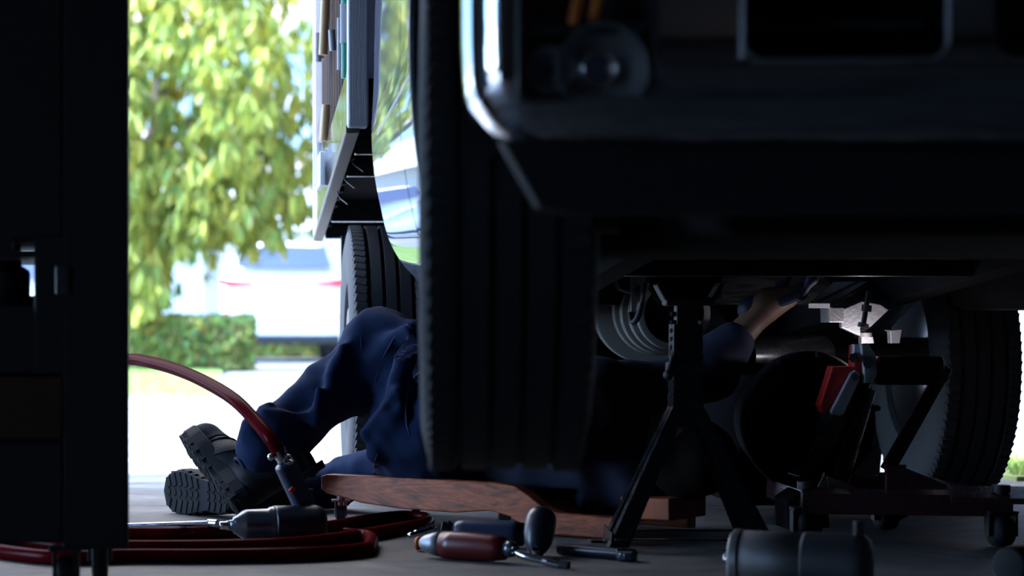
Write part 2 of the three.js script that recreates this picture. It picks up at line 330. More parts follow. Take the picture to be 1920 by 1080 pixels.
{
  const base = V(-1.2, 0, -28.4);
  const t = thing('tree', 'large leafy tree with long drooping yellow green leaves beside the driveway', 'tree', base);
  const limbs = [[V(-1.2, 0, -28.4), V(-1.15, 0.7, -28.35), V(-1.05, 1.5, -28.1), V(-0.9, 2.4, -27.7), V(-0.75, 3.4, -27.4)]];
  part('trunk', tube(limbs[0], 0.13, 30, 10), M.bark, t);
  for (const [a, b, c] of [[V(-1.05, 1.5, -28.1), V(-0.4, 2.1, -27.5), V(0.5, 2.6, -27.2)], [V(-1.05, 1.4, -28.1), V(-1.9, 2.1, -27.6), V(-2.7, 2.6, -27.4)], [V(-0.9, 2.4, -27.7), V(-0.2, 3.2, -27.2), V(0.35, 4.1, -27)], [V(-0.9, 2.4, -27.7), V(-1.4, 3.4, -26.9), V(-1.6, 4.2, -26.6)], [V(-1.12, 0.9, -28.25), V(-0.85, 1.2, -27.4), V(-0.5, 1.5, -26.6)], [V(-1.15, 0.7, -28.3), V(-1.3, 1.0, -27.6), V(-1.2, 1.3, -27)]])
    part('branch', tube([a, b, c], 0.05, 20, 8), M.bark, t);
  // one long leaf, folded along its rib and drooping
  const leafGeo = (() => {
    const rows = [];
    for (let i = 0; i <= 6; i++) { const s = i / 6, w = 0.027 * Math.pow(Math.sin(Math.PI * Math.min(1, s * 0.92 + 0.06)), 0.8), y = -0.24 * s + 0.03 * s * s, z = 0.05 * Math.sin(s * 1.5); rows.push([V(-w, y, z - w * 0.3), V(0, y, z), V(w, y, z - w * 0.3)]); }
    return loft(rows);
  })();
  const leafMeshes = [], q = new THREE.Quaternion(), e = new THREE.Euler(), spots = [];
  // clumps of leaves over the crown's outside, each clump a drooping whorl
  const crown = V(-0.72, 3.1, -27.2), inCrown = (p) => { const a = (p.x - crown.x) / 1.95, b = (p.y - crown.y) / 2.35, c = (p.z - crown.z) / 1.7; return Math.sqrt(a * a + b * b + c * c); };
  for (let i = 0; i < 3000; i++) {
    const th = rr(0, 6.283), u = rr(-1, 1), s = Math.sqrt(1 - u * u), r = Math.pow(rnd(), 0.25) * (0.93 + 0.34 * noise3(Math.cos(th) * s * 2.2 + 8, u * 2.2, Math.sin(th) * s * 2.2));
    const p = V(crown.x + 2.05 * r * s * Math.cos(th), crown.y + 2.35 * r * u, crown.z + 1.7 * r * s * Math.sin(th));
    if (p.y < 1.6 && p.x > -0.6 + 0.5 * rnd()) continue;          // the crown hangs lower on the left
    if (p.y < 0.85 || noise3(p.x * 1.5 + 3, p.y * 1.5, p.z * 1.5) < -0.36) continue;
    spots.push(p);
  }
  for (let i = 0; i < 160; i++) spots.push(V(rr(-1.7, -0.72), rr(0.72, 1.6), rr(-27.6, -26)));
  for (let i = 0; i < 60; i++) { const x = rr(-0.7, 0.75); spots.push(V(x, rr(1.55, 2.1) + 0.2 * noise3(x * 5, 1, 2), rr(-27.6, -26))); }
  for (const p of spots) {
    const n = 5 + Math.floor(rnd() * 5), turn = rr(0, 6.28), tone = Math.floor(rr(0, 3.25));
    for (let k = 0; k < n; k++) {
      q.setFromEuler(e.set(rr(0.15, 1.15), turn + k / n * 6.28 + rr(-0.3, 0.3), 0, 'YXZ'));
      leafMeshes.push({ p: p.clone().add(V(rr(-0.05, 0.05), rr(-0.04, 0.04), rr(-0.05, 0.05))), q: q.clone(), s: rr(0.65, 1.2), m: rnd() < 0.75 ? tone : Math.floor(rr(0, 4)) });
    }
  }
  const inView = (l) => { const s = F / -l.p.z, x = CX + l.p.x * s, y = CY - (l.p.y - EYE) * s; return x > 250 && x < 600 && y > 0 && y < 560; };
  leafMeshes.sort((a, b) => (inView(b) - inView(a)) || b.p.z - a.p.z);
  leafMeshes.slice(0, 300).forEach((l) => { const m = new THREE.Mesh(leafGeo, M.leaf[l.m]); m.name = 'leaf'; m.position.copy(l.p).sub(base); m.quaternion.copy(l.q); m.scale.setScalar(l.s); t.add(m); });
  const rest = leafMeshes.slice(300), im = new THREE.InstancedMesh(leafGeo, phys(lin(0.38, 0.40, 0.045), 1, 0, { transmission: 0.45, thickness: 0, side: THREE.DoubleSide }), rest.length), m4 = new THREE.Matrix4(), c = new THREE.Color();
  rest.forEach((l, i) => { im.setMatrixAt(i, m4.compose(l.p.clone().sub(base), l.q, V(1, 1, 1).multiplyScalar(l.s))); const k = [[1, 1, 1], [1.2, 1.1, 1.1], [0.6, 0.75, 0.9], [1.5, 1.2, 1.6]][l.m]; im.setColorAt(i, c.setRGB(...k)); });
  im.name = 'foliage'; im.userData.kind = 'stuff'; t.add(im);
}
{
  const t = thing('porch_post', 'pale grey square post standing behind the hedge left of the white car', 'post', V(-0.24, 0, -30));
  part('shaft', boxAt(-0.345, -0.135, 0.12, 3.2, -29.9, -30.1, 0.01), M.post, t);
  part('plinth', boxAt(-0.38, -0.10, 0, 0.12, -29.86, -30.14, 0.01), M.post, t);
}
// the white car seen from behind
{
  const cx = 0.76, zb = -33, t = thing('car', 'white estate car parked outside, seen from behind', 'car', V(cx, 0, zb - 2.3));
  const half = (y) => y < 0.5 ? 0.86 : y < 1.15 ? 0.88 : 0.88 - (y - 1.15) * 0.36;
  const rows = [], prof = (z) => { const a = (z - zb) / -4.6; return a; };
  // cross-sections from the tail to the nose
  const sec = [[0, 0.30, 1.02, 0.97], [-0.06, 0.28, 1.30, 1], [-0.35, 0.26, 1.66, 1], [-0.7, 0.26, 1.73, 1], [-2.2, 0.26, 1.71, 1], [-2.9, 0.26, 1.45, 1], [-3.3, 0.26, 1.12, 1], [-4.2, 0.27, 0.98, 0.97], [-4.55, 0.34, 0.8, 0.88]];
  for (const [dz, y0, y1, k] of sec) {
    const r = [];
    for (let i = 0; i <= 24; i++) { const a = i / 24 * Math.PI, y = y0 + (y1 - y0) * Math.pow(Math.sin(a), 0.45), side = -Math.cos(a) >= 0 ? 1 : -1; const w = half(y) * k * Math.pow(Math.abs(Math.cos(a)), 0.22); r.push(V(cx + side * w, y, zb + dz)); }
    rows.push(r);
  }
  const tail = rows[0].map((p) => V(cx + (p.x - cx) * 0.2, 0.6 + (p.y - 0.6) * 0.2, zb + 0.015));
  const nose = rows[rows.length - 1].map((p) => V(cx + (p.x - cx) * 0.1, 0.55, zb - 4.6));
  const mt = M.carWhite.clone(); mt.side = THREE.DoubleSide;
  part('body', loft([tail.map(() => V(cx, 0.6, zb + 0.015)), tail, ...rows, nose], true), mt, t);
  const win = (pts, dz, th) => plate(pts, th, 0.004).translate(0, 0, zb + dz);
  part('rear_window', loft([[V(cx - 0.68, 1.34, zb - 0.02), V(cx, 1.335, zb + 0.0), V(cx + 0.68, 1.34, zb - 0.02)], [V(cx - 0.60, 1.65, zb - 0.30), V(cx, 1.66, zb - 0.285), V(cx + 0.60, 1.65, zb - 0.30)]]).translate(0, 0, 0.03), Object.assign(M.carGlass.clone(), { side: THREE.DoubleSide }), t);
  for (const s of [-1, 1]) {
    part('tail_light', win([[cx + s * 0.885, 1.19], [cx + s * 0.885, 1.09], [cx + s * 0.80, 1.085], [cx + s * 0.42, 1.115], [cx + s * 0.42, 1.135], [cx + s * 0.76, 1.165]], -0.03, 0.09), M.tailRed, t);
    part('reflector', win([[cx + s * 0.84, 0.70], [cx + s * 0.84, 0.60], [cx + s * 0.76, 0.62], [cx + s * 0.78, 0.72]], -0.01, 0.05), M.tailRed, t);
    for (const dz of [-0.95, -3.75]) { const w = V(cx + s * 0.74, 0.33, zb + dz); part('wheel', turnedAlong([[0.01, 0], [0.2, 0], [0.24, 0.01], [0.32, 0.015], [0.335, 0.05], [0.335, 0.17], [0.32, 0.2], [0.01, 0.2]], w.clone().add(V(-0.1, 0, 0)), w.clone().add(V(0.1, 0, 0)), 28), M.rubber, t); }
  }
  const parked = () => { const c = t.clone(); c.name = numbered('car'); c.position.set(-3.55, 0, -42.3); scene.add(c); tag(c, 'white car behind the dark cart, seen through its gaps and mirrored in the door', 'car'); };
  part('bumper', boxAt(cx - 0.8, cx + 0.8, 0.27, 0.40, zb - 0.3, zb + 0.02, 0.03), M.plastic, t);
  part('handle', boxAt(cx - 0.3, cx + 0.3, 1.0, 1.03, zb, zb + 0.035, 0.008), M.chrome, t);
  parked();
}
{
  const z = -52, t = thing('house', 'white house with a pale roof far behind the parked car', 'house', V(-2, 0, z - 3));
  part('wall', boxAt(-16, 14, 0, 2.7, z, z - 7, 0.02), M.outsideWall, t);
  part('roof', loft([[V(-16.6, 2.65, z + 0.6), V(14.6, 2.65, z + 0.6)], [V(-15.5, 4.0, z - 3.5), V(13.5, 4.0, z - 3.5)], [V(-16.6, 2.65, z - 7.6), V(14.6, 2.65, z - 7.6)]]), mat(lin(0.5, 0.48, 0.46), 0.9, 0, { side: THREE.DoubleSide }), t);
  for (const x of [-12, -8, -3.2, 3.5, 8]) { const w = part('window', boxAt(x, x + 1.6, 0.9, 2.1, z + 0.04, z - 0.05, 0.01), M.post, t); part('pane', boxAt(x + 0.08, x + 1.52, 0.98, 2.02, z + 0.05, z + 0.02, 0.004), M.carGlass, w); }
}

// ------------------------------------------------------------------ the truck, its front raised
const truck = thing('truck', 'work truck with chrome bumper, front raised and a wheel hanging in the air', 'truck', V(1.35, 0, -5.2));
const MID = 1.35, mirrored = (g) => { const h = g.clone().translate(-MID, 0, 0).scale(-1, 1, 1).translate(MID, 0, 0); const i = h.index ? h.index.array : null; if (i) for (let k = 0; k < i.length; k += 3) [i[k], i[k + 1]] = [i[k + 1], i[k]]; else { const hh = mergeVertices(h); const j = hh.index.array; for (let k = 0; k < j.length; k += 3) [j[k], j[k + 1]] = [j[k + 1], j[k]]; return hh; } return h; };
// a wheel: tyre with rims, tread blocks and hub below it; out = -1 for the outer side to the left
function wheel(c, R, W, out, steer = 0) {
  const h = W / 2, tw = h - 0.016, b = R * 0.56, pts = [[b, -h * 0.8], [b + 0.01, -h * 0.92], [R * 0.74, -h], [R * 0.86, -h * 0.99], [R * 0.95, -h * 0.93], [R * 0.985, -tw], [R, -tw + 0.012]];
  for (const g of [-0.62, -0.2, 0.2, 0.62]) { const y = g * tw; pts.push([R + 0.001, y - 0.006], [R - 0.009, y - 0.004], [R - 0.009, y + 0.004], [R + 0.001, y + 0.006]); }
  pts.push([R, tw - 0.012], [R * 0.985, tw], [R * 0.95, h * 0.93], [R * 0.86, h * 0.99], [R * 0.74, h], [b + 0.01, h * 0.92], [b, h * 0.8]);
  const place = (g) => g.rotateZ(Math.PI / 2 * -out * -1).rotateY(steer).translate(c.x, c.y, c.z);   // +y becomes the outer side
  const tyre = part('wheel', place(toCreasedNormals(turned(pts, 96), 0.5)), M.rubber, truck);
  const blocks = [], N = 92;
  for (let i = 0; i < N; i++) for (const s of [-1, 1]) {
    const a = (i + (s > 0 ? 0.5 : 0)) / N * Math.PI * 2;
    blocks.push(new RoundedBoxGeometry(0.014, 0.034, 2 * Math.PI * R / N * 0.84, 1, 0.002).rotateX(s * 0.25).translate(R - 0.0035, s * (tw - 0.016), 0).rotateY(a));
    blocks.push(new RoundedBoxGeometry(0.012, 0.01, 2 * Math.PI * R / N * 0.4, 1, 0.002).rotateZ(0.7 * s).translate(R * 0.962, s * (tw - 0.001), 0).rotateY(a + 0.02));
  }
  part('tread', place(mergeGeometries(blocks.map(clean))), M.rubber, tyre);
  part('rim', place(turned([[0.0001, h * 0.2], [0.09, h * 0.25], [0.1, h * 0.05], [b * 0.75, -h * 0.1], [b * 0.84, h * 0.3], [b * 0.97, h * 0.75], [b + 0.012, h * 0.82], [b + 0.004, h * 0.8], [b * 0.93, h * 0.3], [b * 0.9, -h * 0.4], [b + 0.012, -h * 0.82], [b * 0.97, -h * 0.8], [b * 0.86, -h * 0.4]], 64)), M.rim, tyre);
  part('hub', place(turned([[0.0001, h * 0.62], [0.05, h * 0.58], [0.06, h * 0.2], [0.15, -h * 0.1], [0.16, -h * 0.9], [0.0001, -h * 0.95]], 40)), M.darkMetal, tyre);
  return tyre;
}
const frontZ = -3.75, rearZ = -7.03;
wheel(V(0.438, 0.70, frontZ), 0.42, 0.262, -1, -0.095);
wheel(V(2 * MID - 0.438, 0.70, frontZ), 0.42, 0.262, 1, -0.095);
wheel(V(0.462, 0.402, rearZ), 0.405, 0.235, -1);
wheel(V(2.135, 0.402, rearZ), 0.405, 0.235, 1);

// chrome bumper: a section swept round the corners, with openings cut through
{
  const plan = new THREE.CatmullRomCurve3([V(0.315, 0, -3.25), V(0.296, 0, -3.05), V(0.294, 0, -2.96), V(0.305, 0, -2.885), V(0.335, 0, -2.835), V(0.39, 0, -2.806), V(0.6, 0, -2.785), V(1.0, 0, -2.765), V(MID, 0, -2.76)], false, 'centripetal').getPoints(70);
  const whole = [...plan, ...plan.slice(0, -1).reverse().map((p) => V(2 * MID - p.x, 0, p.z))];
  // [height, how far behind the outermost face]
  const section = [[1.45, 0.03], [1.3, 0.012], [1.12, 0.005], [0.95, 0.0052], [0.85, 0.006], [0.81, 0.009], [0.785, 0.016], [0.770, 0.026], [0.756, 0.036], [0.743, 0.048], [0.734, 0.060], [0.729, 0.072], [0.728, 0.084], [0.733, 0.096]];
  const curve = new THREE.CatmullRomCurve3(section.map(([y, b]) => V(b, y, 0)), false, 'centripetal').getPoints(60).map((p) => [p.y, p.x]);
  const inner = [...curve].reverse().map(([y, b]) => [y, b + (y < 0.76 ? 0.02 : 0.035)]);
  const ring = [...curve, ...inner], rows = [];
  for (let i = 0; i < whole.length; i++) {
    const a = whole[Math.max(0, i - 1)], b = whole[Math.min(whole.length - 1, i + 1)], n = V(-(b.z - a.z), 0, b.x - a.x).normalize();   // points inwards or outwards
    const s = n.z > 0 || (Math.abs(n.z) < 0.01 && (whole[i].x < MID ? n.x < 0 : n.x > 0)) ? 1 : (whole[i].x < MID ? (n.x < 0 ? 1 : -1) : (n.x > 0 ? 1 : -1));
    rows.push(ring.map(([y, back]) => V(whole[i].x - n.x * s * back, y, whole[i].z - n.z * s * back)));
  }
  let body = new Brush(toCreasedNormals(loft(rows, true), 0.6));
  body.geometry.setAttribute('uv', new THREE.BufferAttribute(new Float32Array(body.geometry.attributes.position.count * 2), 2));
  const E = new Evaluator(); E.useGroups = false;
  const hole = (x0, x1, y0, y1, r) => { const s = new THREE.Shape(); s.moveTo(x0 + r, y0); s.lineTo(x1 - r, y0); s.absarc(x1 - r, y0 + r, r, -Math.PI / 2, 0); s.lineTo(x1, y1 - r); s.absarc(x1 - r, y1 - r, r, 0, Math.PI / 2); s.lineTo(x0 + r, y1); s.absarc(x0 + r, y1 - r, r, Math.PI / 2, Math.PI); s.lineTo(x0, y0 + r); s.absarc(x0 + r, y0 + r, r, Math.PI, Math.PI * 1.5); return s; };
  const spots = [[0.611, 0.853, 0.822, 1.25, 0.024], [0.903, 2 * MID - 0.903, 0.822, 1.25, 0.03], [2 * MID - 0.853, 2 * MID - 0.611, 0.822, 1.25, 0.024], [0.352, 0.512, 0.782, 1.0, 0.02], [2 * MID - 0.512, 2 * MID - 0.352, 0.782, 1.0, 0.02]];
  const trims = [];
  for (const [x0, x1, y0, y1, r] of spots) {
    const s = hole(x0, x1, y0, y1, r), cut = new Brush(clean(new THREE.ExtrudeGeometry(s, { depth: 0.4, bevelEnabled: false, curveSegments: 10 }).translate(0, 0, -3.05)));
    body = E.evaluate(body, cut, SUBTRACTION);
    if (r > 0.021) trims.push(s.getPoints(10).map((p) => V(p.x, p.y, -2.775 + (MID - p.x) * (MID - p.x) * -0.017 - 0.004)));
  }
  const bumper = part('bumper', clean(body.geometry), M.chrome, truck, 'chrome front bumper');
  for (const p of trims) part('opening_trim', tube(p, 0.0038, 160, 10, true), M.satin, bumper);
  part('grille_backing', [boxAt(0.58, 2 * MID - 0.58, 0.8, 1.35, -2.97, -2.93, 0.01)], M.underbody, bumper);
  for (const [x0, x1] of [[0.611, 0.853], [0.903, 2 * MID - 0.903], [2 * MID - 0.853, 2 * MID - 0.611]]) for (let k = 0; k < 4; k++) part('grille_bar', boxAt(x0, x1, 0.87 + k * 0.1, 0.884 + k * 0.1, -2.91, -2.88, 0.005), M.plastic, bumper);
  // lamps set into the bumper: black bowl, big and small reflector, amber marker, clear cover
  for (const flip of [false, true]) {
    const X = (x) => flip ? 2 * MID - x : x, put = (g) => flip ? mirrored(g) : g, Z = -2.83;
    const lamp = part('lamp_housing', put(merge([boxAt(0.347, 0.517, 0.777, 1.005, Z - 0.09, Z - 0.075, 0.004), boxAt(0.347, 0.354, 0.777, 1.005, Z - 0.08, Z + 0.004, 0.002), boxAt(0.51, 0.517, 0.777, 1.005, Z - 0.08, Z + 0.012, 0.002), boxAt(0.35, 0.514, 0.777, 0.784, Z - 0.08, Z + 0.01, 0.002)])), M.plastic, truck);
    const face = (g, x, y, dz) => put(g.rotateX(Math.PI / 2).translate(x, y, Z + dz));
    part('reflector', [face(turned([[0.012, -0.05], [0.03, -0.042], [0.05, -0.015], [0.0535, -0.006], [0.056, -0.004], [0.056, -0.01], [0.04, -0.05]], 48), 0.4515, 0.818 + 0.0, 0.0)], M.satin, lamp);
    part('projector_ring', [put(new THREE.TorusGeometry(0.019, 0.0035, 10, 36).translate(0.447, 0.820, Z - 0.012))], M.chrome, lamp);
    part('projector_lens', [put(ball(V(0.447, 0.82, Z - 0.022), 0.018, 1, 1, 0.6))], M.carGlass, lamp);
    part('reflector', [face(turned([[0.006, -0.04], [0.018, -0.032], [0.026, -0.012], [0.028, -0.01], [0.028, -0.016], [0.02, -0.04]], 36), 0.389, 0.818, 0.0)], M.satin, lamp);
    part('bulb', [put(ball(V(0.389, 0.818, Z - 0.03), 0.007))], M.carGlass, lamp);
    part('marker', [put(bar(V(0.418, 0.873, Z - 0.03), V(0.432, 0.94, Z - 0.025), 0.014, 0.012, 0.004)), put(bar(V(0.442, 0.878, Z - 0.03), V(0.456, 0.945, Z - 0.025), 0.013, 0.012, 0.004))], M.amber, lamp, 'orange marker strips');
    part('visor', [put(boxAt(0.362, 0.506, 0.862, 0.872, Z - 0.06, Z - 0.01, 0.003))], M.plastic, lamp);
    part('lens', [put(loft([[V(0.35, 0.78, Z + 0.02), V(0.4, 0.78, Z + 0.032), V(0.515, 0.78, Z + 0.038)], [V(0.35, 1.003, Z + 0.026), V(0.4, 1.003, Z + 0.038), V(0.515, 1.003, Z + 0.044)]]))], M.glass, lamp);
  }
}
// valance below the bumper, and the dark underside
{
  const v = [[0.338, 0.735], [0.384, 0.655], [0.42, 0.648], [2 * MID - 0.42, 0.648], [2 * MID - 0.384, 0.655], [2 * MID - 0.338, 0.735]];
  part('valance', plate(v, 0.05, 0.002).translate(0, 0, -2.94), M.plastic, truck);
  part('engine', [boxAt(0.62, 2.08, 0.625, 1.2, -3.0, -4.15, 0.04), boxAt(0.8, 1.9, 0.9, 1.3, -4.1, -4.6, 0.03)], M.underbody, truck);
  part('front_axle', [rod(V(0.5, 0.70, frontZ), V(2 * MID - 0.5, 0.70, frontZ), 0.045)], M.darkMetal, truck);
  const slope = (x, y, z) => V(x, y + (z + 5) * 0.072, z);
  for (const x of [0.9, 1.8]) part('frame_rail', bar(slope(x, 0.74, -2.95), slope(x, 0.74, -8.2), 0.07, 0.15), M.underbody, truck);
  for (const z of [-4.7, -5.6, -6.45]) part('cross_member', bar(slope(0.9, 0.72, z), slope(1.8, 0.72, z), 0.1, 0.07), M.blackPaint, truck);
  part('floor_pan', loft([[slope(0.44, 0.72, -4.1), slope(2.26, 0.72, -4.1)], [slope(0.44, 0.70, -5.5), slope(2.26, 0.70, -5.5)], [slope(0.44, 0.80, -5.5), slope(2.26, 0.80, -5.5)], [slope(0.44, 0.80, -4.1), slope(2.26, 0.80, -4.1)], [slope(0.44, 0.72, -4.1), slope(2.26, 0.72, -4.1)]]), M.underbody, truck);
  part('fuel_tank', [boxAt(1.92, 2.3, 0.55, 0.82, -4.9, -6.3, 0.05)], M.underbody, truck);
  part('rear_axle', [rod(V(0.55, 0.42, rearZ), V(2.15, 0.42, rearZ), 0.055), turnedAlong([[0.06, 0], [0.15, 0.04], [0.17, 0.12], [0.15, 0.22], [0.08, 0.3], [0.05, 0.42]], V(MID, 0.43, rearZ - 0.16), V(MID, 0.46, rearZ + 0.26))], M.darkMetal, truck);
  for (const x of [0.78, 1.92]) part('leaf_spring', [0, 1, 2, 3].map((k) => tube([V(x, 0.66, rearZ + 0.62 - k * 0.12), V(x, 0.50 - k * 0.014, rearZ), V(x, 0.64, rearZ - 0.62 + k * 0.12)], 0.009, 20, 8).translate(-x, 0, 0).scale(3.4, 1, 1).translate(x, 0, 0)), M.darkMetal, truck);
  part('spare_wheel', turnedAlong([[0.05, 0], [0.24, 0.02], [0.3, 0], [0.37, 0.01], [0.395, 0.06], [0.395, 0.17], [0.36, 0.22], [0.05, 0.2]], V(MID, 0.52, -7.85), V(MID, 0.74, -7.87), 48), M.rubber, truck);
  part('added_guard', [boxAt(0.45, 2.15, 0.2, 0.46, -8.16, -8.22, 0.01), boxAt(0.86, 0.92, 0.4, 0.9, -8.1, -8.16, 0.01), boxAt(1.78, 1.84, 0.4, 0.9, -8.1, -8.16, 0.01)], M.blackPaint, truck);  // unseen guard added to block daylight coming in under the truck
  part('heat_shield', [boxAt(0.98, 1.66, 0.47, 0.62, -7.45, -7.62, 0.03)], M.underbody, truck);
  part('rear_flap', [plate([[1.5, 0.012], [2.095, 0.012], [2.105, 0.118], [2.128, 0.045], [2.24, 0.045], [2.24, 0.8], [1.5, 0.8]], 0.012, 0.002).translate(0, 0, -7.58)], M.rubber, truck);  // wide flap added to block the daylight behind the gearbox
  part('rear_flap', [boxAt(0.36, 0.6, 0.16, 0.8, -7.56, -7.58, 0.003)], M.rubber, truck);
  // ribbed tail of the gearbox and what hangs beside it
  const a = at(1264, 588, 6.25), hz = (r, y) => [r, y];
  const deep = a.clone().add(V(0, 0.03, -1));
  const tail = part('gearbox_tail', turnedAlong([[0.0001, 0.01], [0.078, 0.01], [0.08, 0.02], [0.082, 0.42], [0.12, 0.5], [0.13, 0.62], [0.0001, 0.63]], a, deep, 64), M.underbody, truck);
  for (const [y, r, w] of [[0.0, 0.098, 0.026], [0.065, 0.108, 0.034], [0.15, 0.116, 0.034], [0.24, 0.122, 0.03], [0.40, 0.150, 0.05]]) part('rib', turnedAlong([[0.08, y], [r - 0.004, y], [r, y + 0.004], [r, y + w - 0.004], [r - 0.004, y + w], [0.08, y + w]], a, deep, 64), M.castMetal, tail, 'pale metal rib');
  const hang = plateAt([[1183, 496], [1219, 496], [1217, 514], [1210, 522], [1207, 540], [1200, 588], [1190, 603], [1184, 588]], 6.1, 0.004, 0.001);
  const cut = new Brush(clean(boxAt(at(1190, 0, 6.1).x, at(1202, 0, 6.1).x, at(0, 557, 6.1).y, at(0, 532, 6.1).y, -6.2, -6.0, 0.006)));
  const cut2 = new Brush(clean(ball(at(1195, 574, 6.1), 0.006, 0.7, 2, 3)));
  const E = new Evaluator(); E.useGroups = false;
  part('hanger_bracket', clean(E.evaluate(E.evaluate(new Brush(clean(hang)), cut, SUBTRACTION), cut2, SUBTRACTION).geometry), M.castMetal, truck, 'pale metal hanger bracket');
  part('dark_block', plateAt([[1218, 490], [1352, 490], [1350, 556], [1292, 570], [1240, 566], [1224, 540]], 6.12, 0.05, 0.004), M.underbody, truck);  // black block added where the upper ribs are lost in darkness
  part('hanger_hook', tube([at(1181, 585, 6.09), at(1186, 604, 6.09), at(1196, 594, 6.06), at(1206, 560, 6.03), at(1212, 530, 6.03)], 0.008, 30, 8), M.darkMetal, truck);
  part('bracket', plateAt([[1140, 500], [1183, 500], [1183, 546], [1165, 540], [1152, 518]], 6.3, 0.05, 0.006), M.darkMetal, truck);
  // crossmember of bright metal under the middle
  const pl = [at(1516, 578, 5.95), at(1556, 578, 5.95), at(1648, 524, 6.55), at(1590, 515, 6.7)];
  part('mounting_plate', mergeGeometries([loft([[pl[0], pl[1]], [pl[3], pl[2]]]), loft([[pl[3], pl[2]], [pl[0], pl[1]]]).translate(0, 0.012, 0), loft([[pl[0], pl[1]], [pl[0].clone().add(V(0, 0.012, 0)), pl[1].clone().add(V(0, 0.012, 0))]])]), Object.assign(M.brightMetal.clone(), { side: THREE.DoubleSide }), truck, 'bare metal mounting plate');
  part('mounting_rib', bar(at(1535, 570, 5.98), at(1628, 524, 6.5), 0.02, 0.012), M.castMetal, truck);
  part('mounting_block', plateAt([[1554, 578], [1581, 578], [1581, 603], [1555, 603]], 5.97, 0.08, 0.002), M.brightMetal, truck);
  part('gusset', plateAt([[1579, 582], [1616, 566], [1650, 572], [1664, 581], [1614, 628], [1608, 626], [1579, 613]], 6.0, 0.02, 0.002), M.brightMetal, truck, 'bare metal gusset plate');
  part('bolt', [rod(at(1629, 545, 5.95), at(1617, 620, 5.95), 0.0065, 0.0065), rod(at(1625.5, 572, 5.95), at(1624, 584, 5.95), 0.013, 0.013, 6), rod(at(1619.5, 606, 5.95), at(1617.5, 614, 5.95), 0.014, 0.014, 6)], M.darkMetal, truck);
  part('bolt', [rod(at(1623, 624, 6.0), at(1623, 632, 6.0), 0.017, 0.017, 6)], M.castMetal, truck);
  part('bracket', plateAt([[1616, 632], [1636, 632], [1638, 643], [1616, 644]], 6.02, 0.03, 0.001), M.brightMetal, truck);
  part('bracket', plateAt([[1664, 619], [1672, 620], [1690, 619], [1686, 643], [1671, 643], [1670, 622]], 6.1, 0.03, 0.001), M.brightMetal, truck);
  part('bracket', plateAt([[1486, 496], [1500, 496], [1500, 534], [1478, 534]], 6.1, 0.03, 0.003), M.castMetal, truck);
  part('wiring_loom', tube([at(1494, 486, 6.15), at(1500, 496, 6.12), at(1506, 506, 6.1), at(1518, 513, 6.1), at(1540, 516, 6.2)], 0.011, 40, 10), M.orange, truck, 'orange wiring loom');
  part('heat_plate', plateAt([[1505, 493], [1640, 486], [1640, 512], [1520, 508]], 6.35, 0.02, 0.003), M.castMetal, truck);
}
// cab: wing and door on both sides from two cross-sections, moulding, sills, roof and bonnet
{
  const near = [[1.95, 0.42], [1.5, 0.35], [1.1, 0.333], [0.95, 0.334], [0.82, 0.345], [0.71, 0.364], [0.63, 0.388], [0.585, 0.415], [0.57, 0.45]];
  const far = [[1.88, 0.42], [1.45, 0.35], [1.05, 0.335], [0.95, 0.331], [0.865, 0.337], [0.785, 0.352], [0.708, 0.372], [0.65, 0.405], [0.613, 0.44]];
  const side = (t) => new THREE.CatmullRomCurve3(near.map((p, i) => V(p[1] + (far[i][1] - p[1]) * t + 0.021 * (1 - t) * Math.min(1, t / 0.07), p[0] + (far[i][0] - p[0]) * t, -4.23 - 1.23 * t)), false, 'centripetal').getPoints(48);
  const shell = (t0, t1) => {
    const rows = []; for (let i = 0; i <= 10; i++) rows.push(side(t0 + (t1 - t0) * i / 10));
    const close = (r) => [...r, ...[...r].reverse().map((p) => V(p.x + 0.03, p.y + (p.y < 0.7 ? 0.02 : 0), p.z))];
    return toCreasedNormals(loft(rows.map(close), true, true), 0.7);
  };
  const both = (name, make, m, label) => { part(name, make(), m, truck, label); part(name, mirrored(make()), m, truck); };
  both('wing', () => shell(0, 0.425), M.paint);
  both('door', () => shell(0.435, 1), M.paint);
  both('wheel_arch_lip', () => tube(side(0).filter((p, i) => i > 8 && i < 47).map((p) => V(p.x - 0.002, p.y, p.z + 0.004)), 0.008, 60, 8), M.paint);
  both('moulding', () => tube([at(768, 112, 4.36), at(738, 178, 4.76), at(709, 252, 5.3)].map((p) => V(0.333 + 0.021 * (1 - (-p.z - 4.23) / 1.23), p.y, p.z)), 0.003, 30, 8), M.paint);
  both('sill', () => loft([[V(0.40, 0.56, -4.2), V(0.46, 0.555, -4.2), V(0.5, 0.6, -4.2)], [V(0.44, 0.605, -5.46), V(0.5, 0.60, -5.46), V(0.54, 0.64, -5.46)]]), Object.assign(M.plastic.clone(), { side: THREE.DoubleSide }));
  part('roof', boxAt(0.4, 2.3, 1.9, 2.15, -4.3, -5.46, 0.1, 4), M.paint, truck);
  part('rear_wall', boxAt(0.42, 2.28, 0.78, 1.95, -5.40, -5.46, 0.03), M.paint, truck);
  part('windscreen', loft([[V(0.45, 1.5, -4.1), V(2.25, 1.5, -4.1)], [V(0.52, 1.95, -4.5), V(2.18, 1.95, -4.5)]]), Object.assign(M.carGlass.clone(), { side: THREE.DoubleSide }), truck);
  part('bonnet', boxAt(0.36, 2.34, 1.38, 1.55, -2.86, -4.25, 0.08, 4), M.paint, truck);
  both('front_wing', () => boxAt(0.325, 0.40, 1.2, 1.5, -3.05, -4.23, 0.03, 3), M.paint);
}
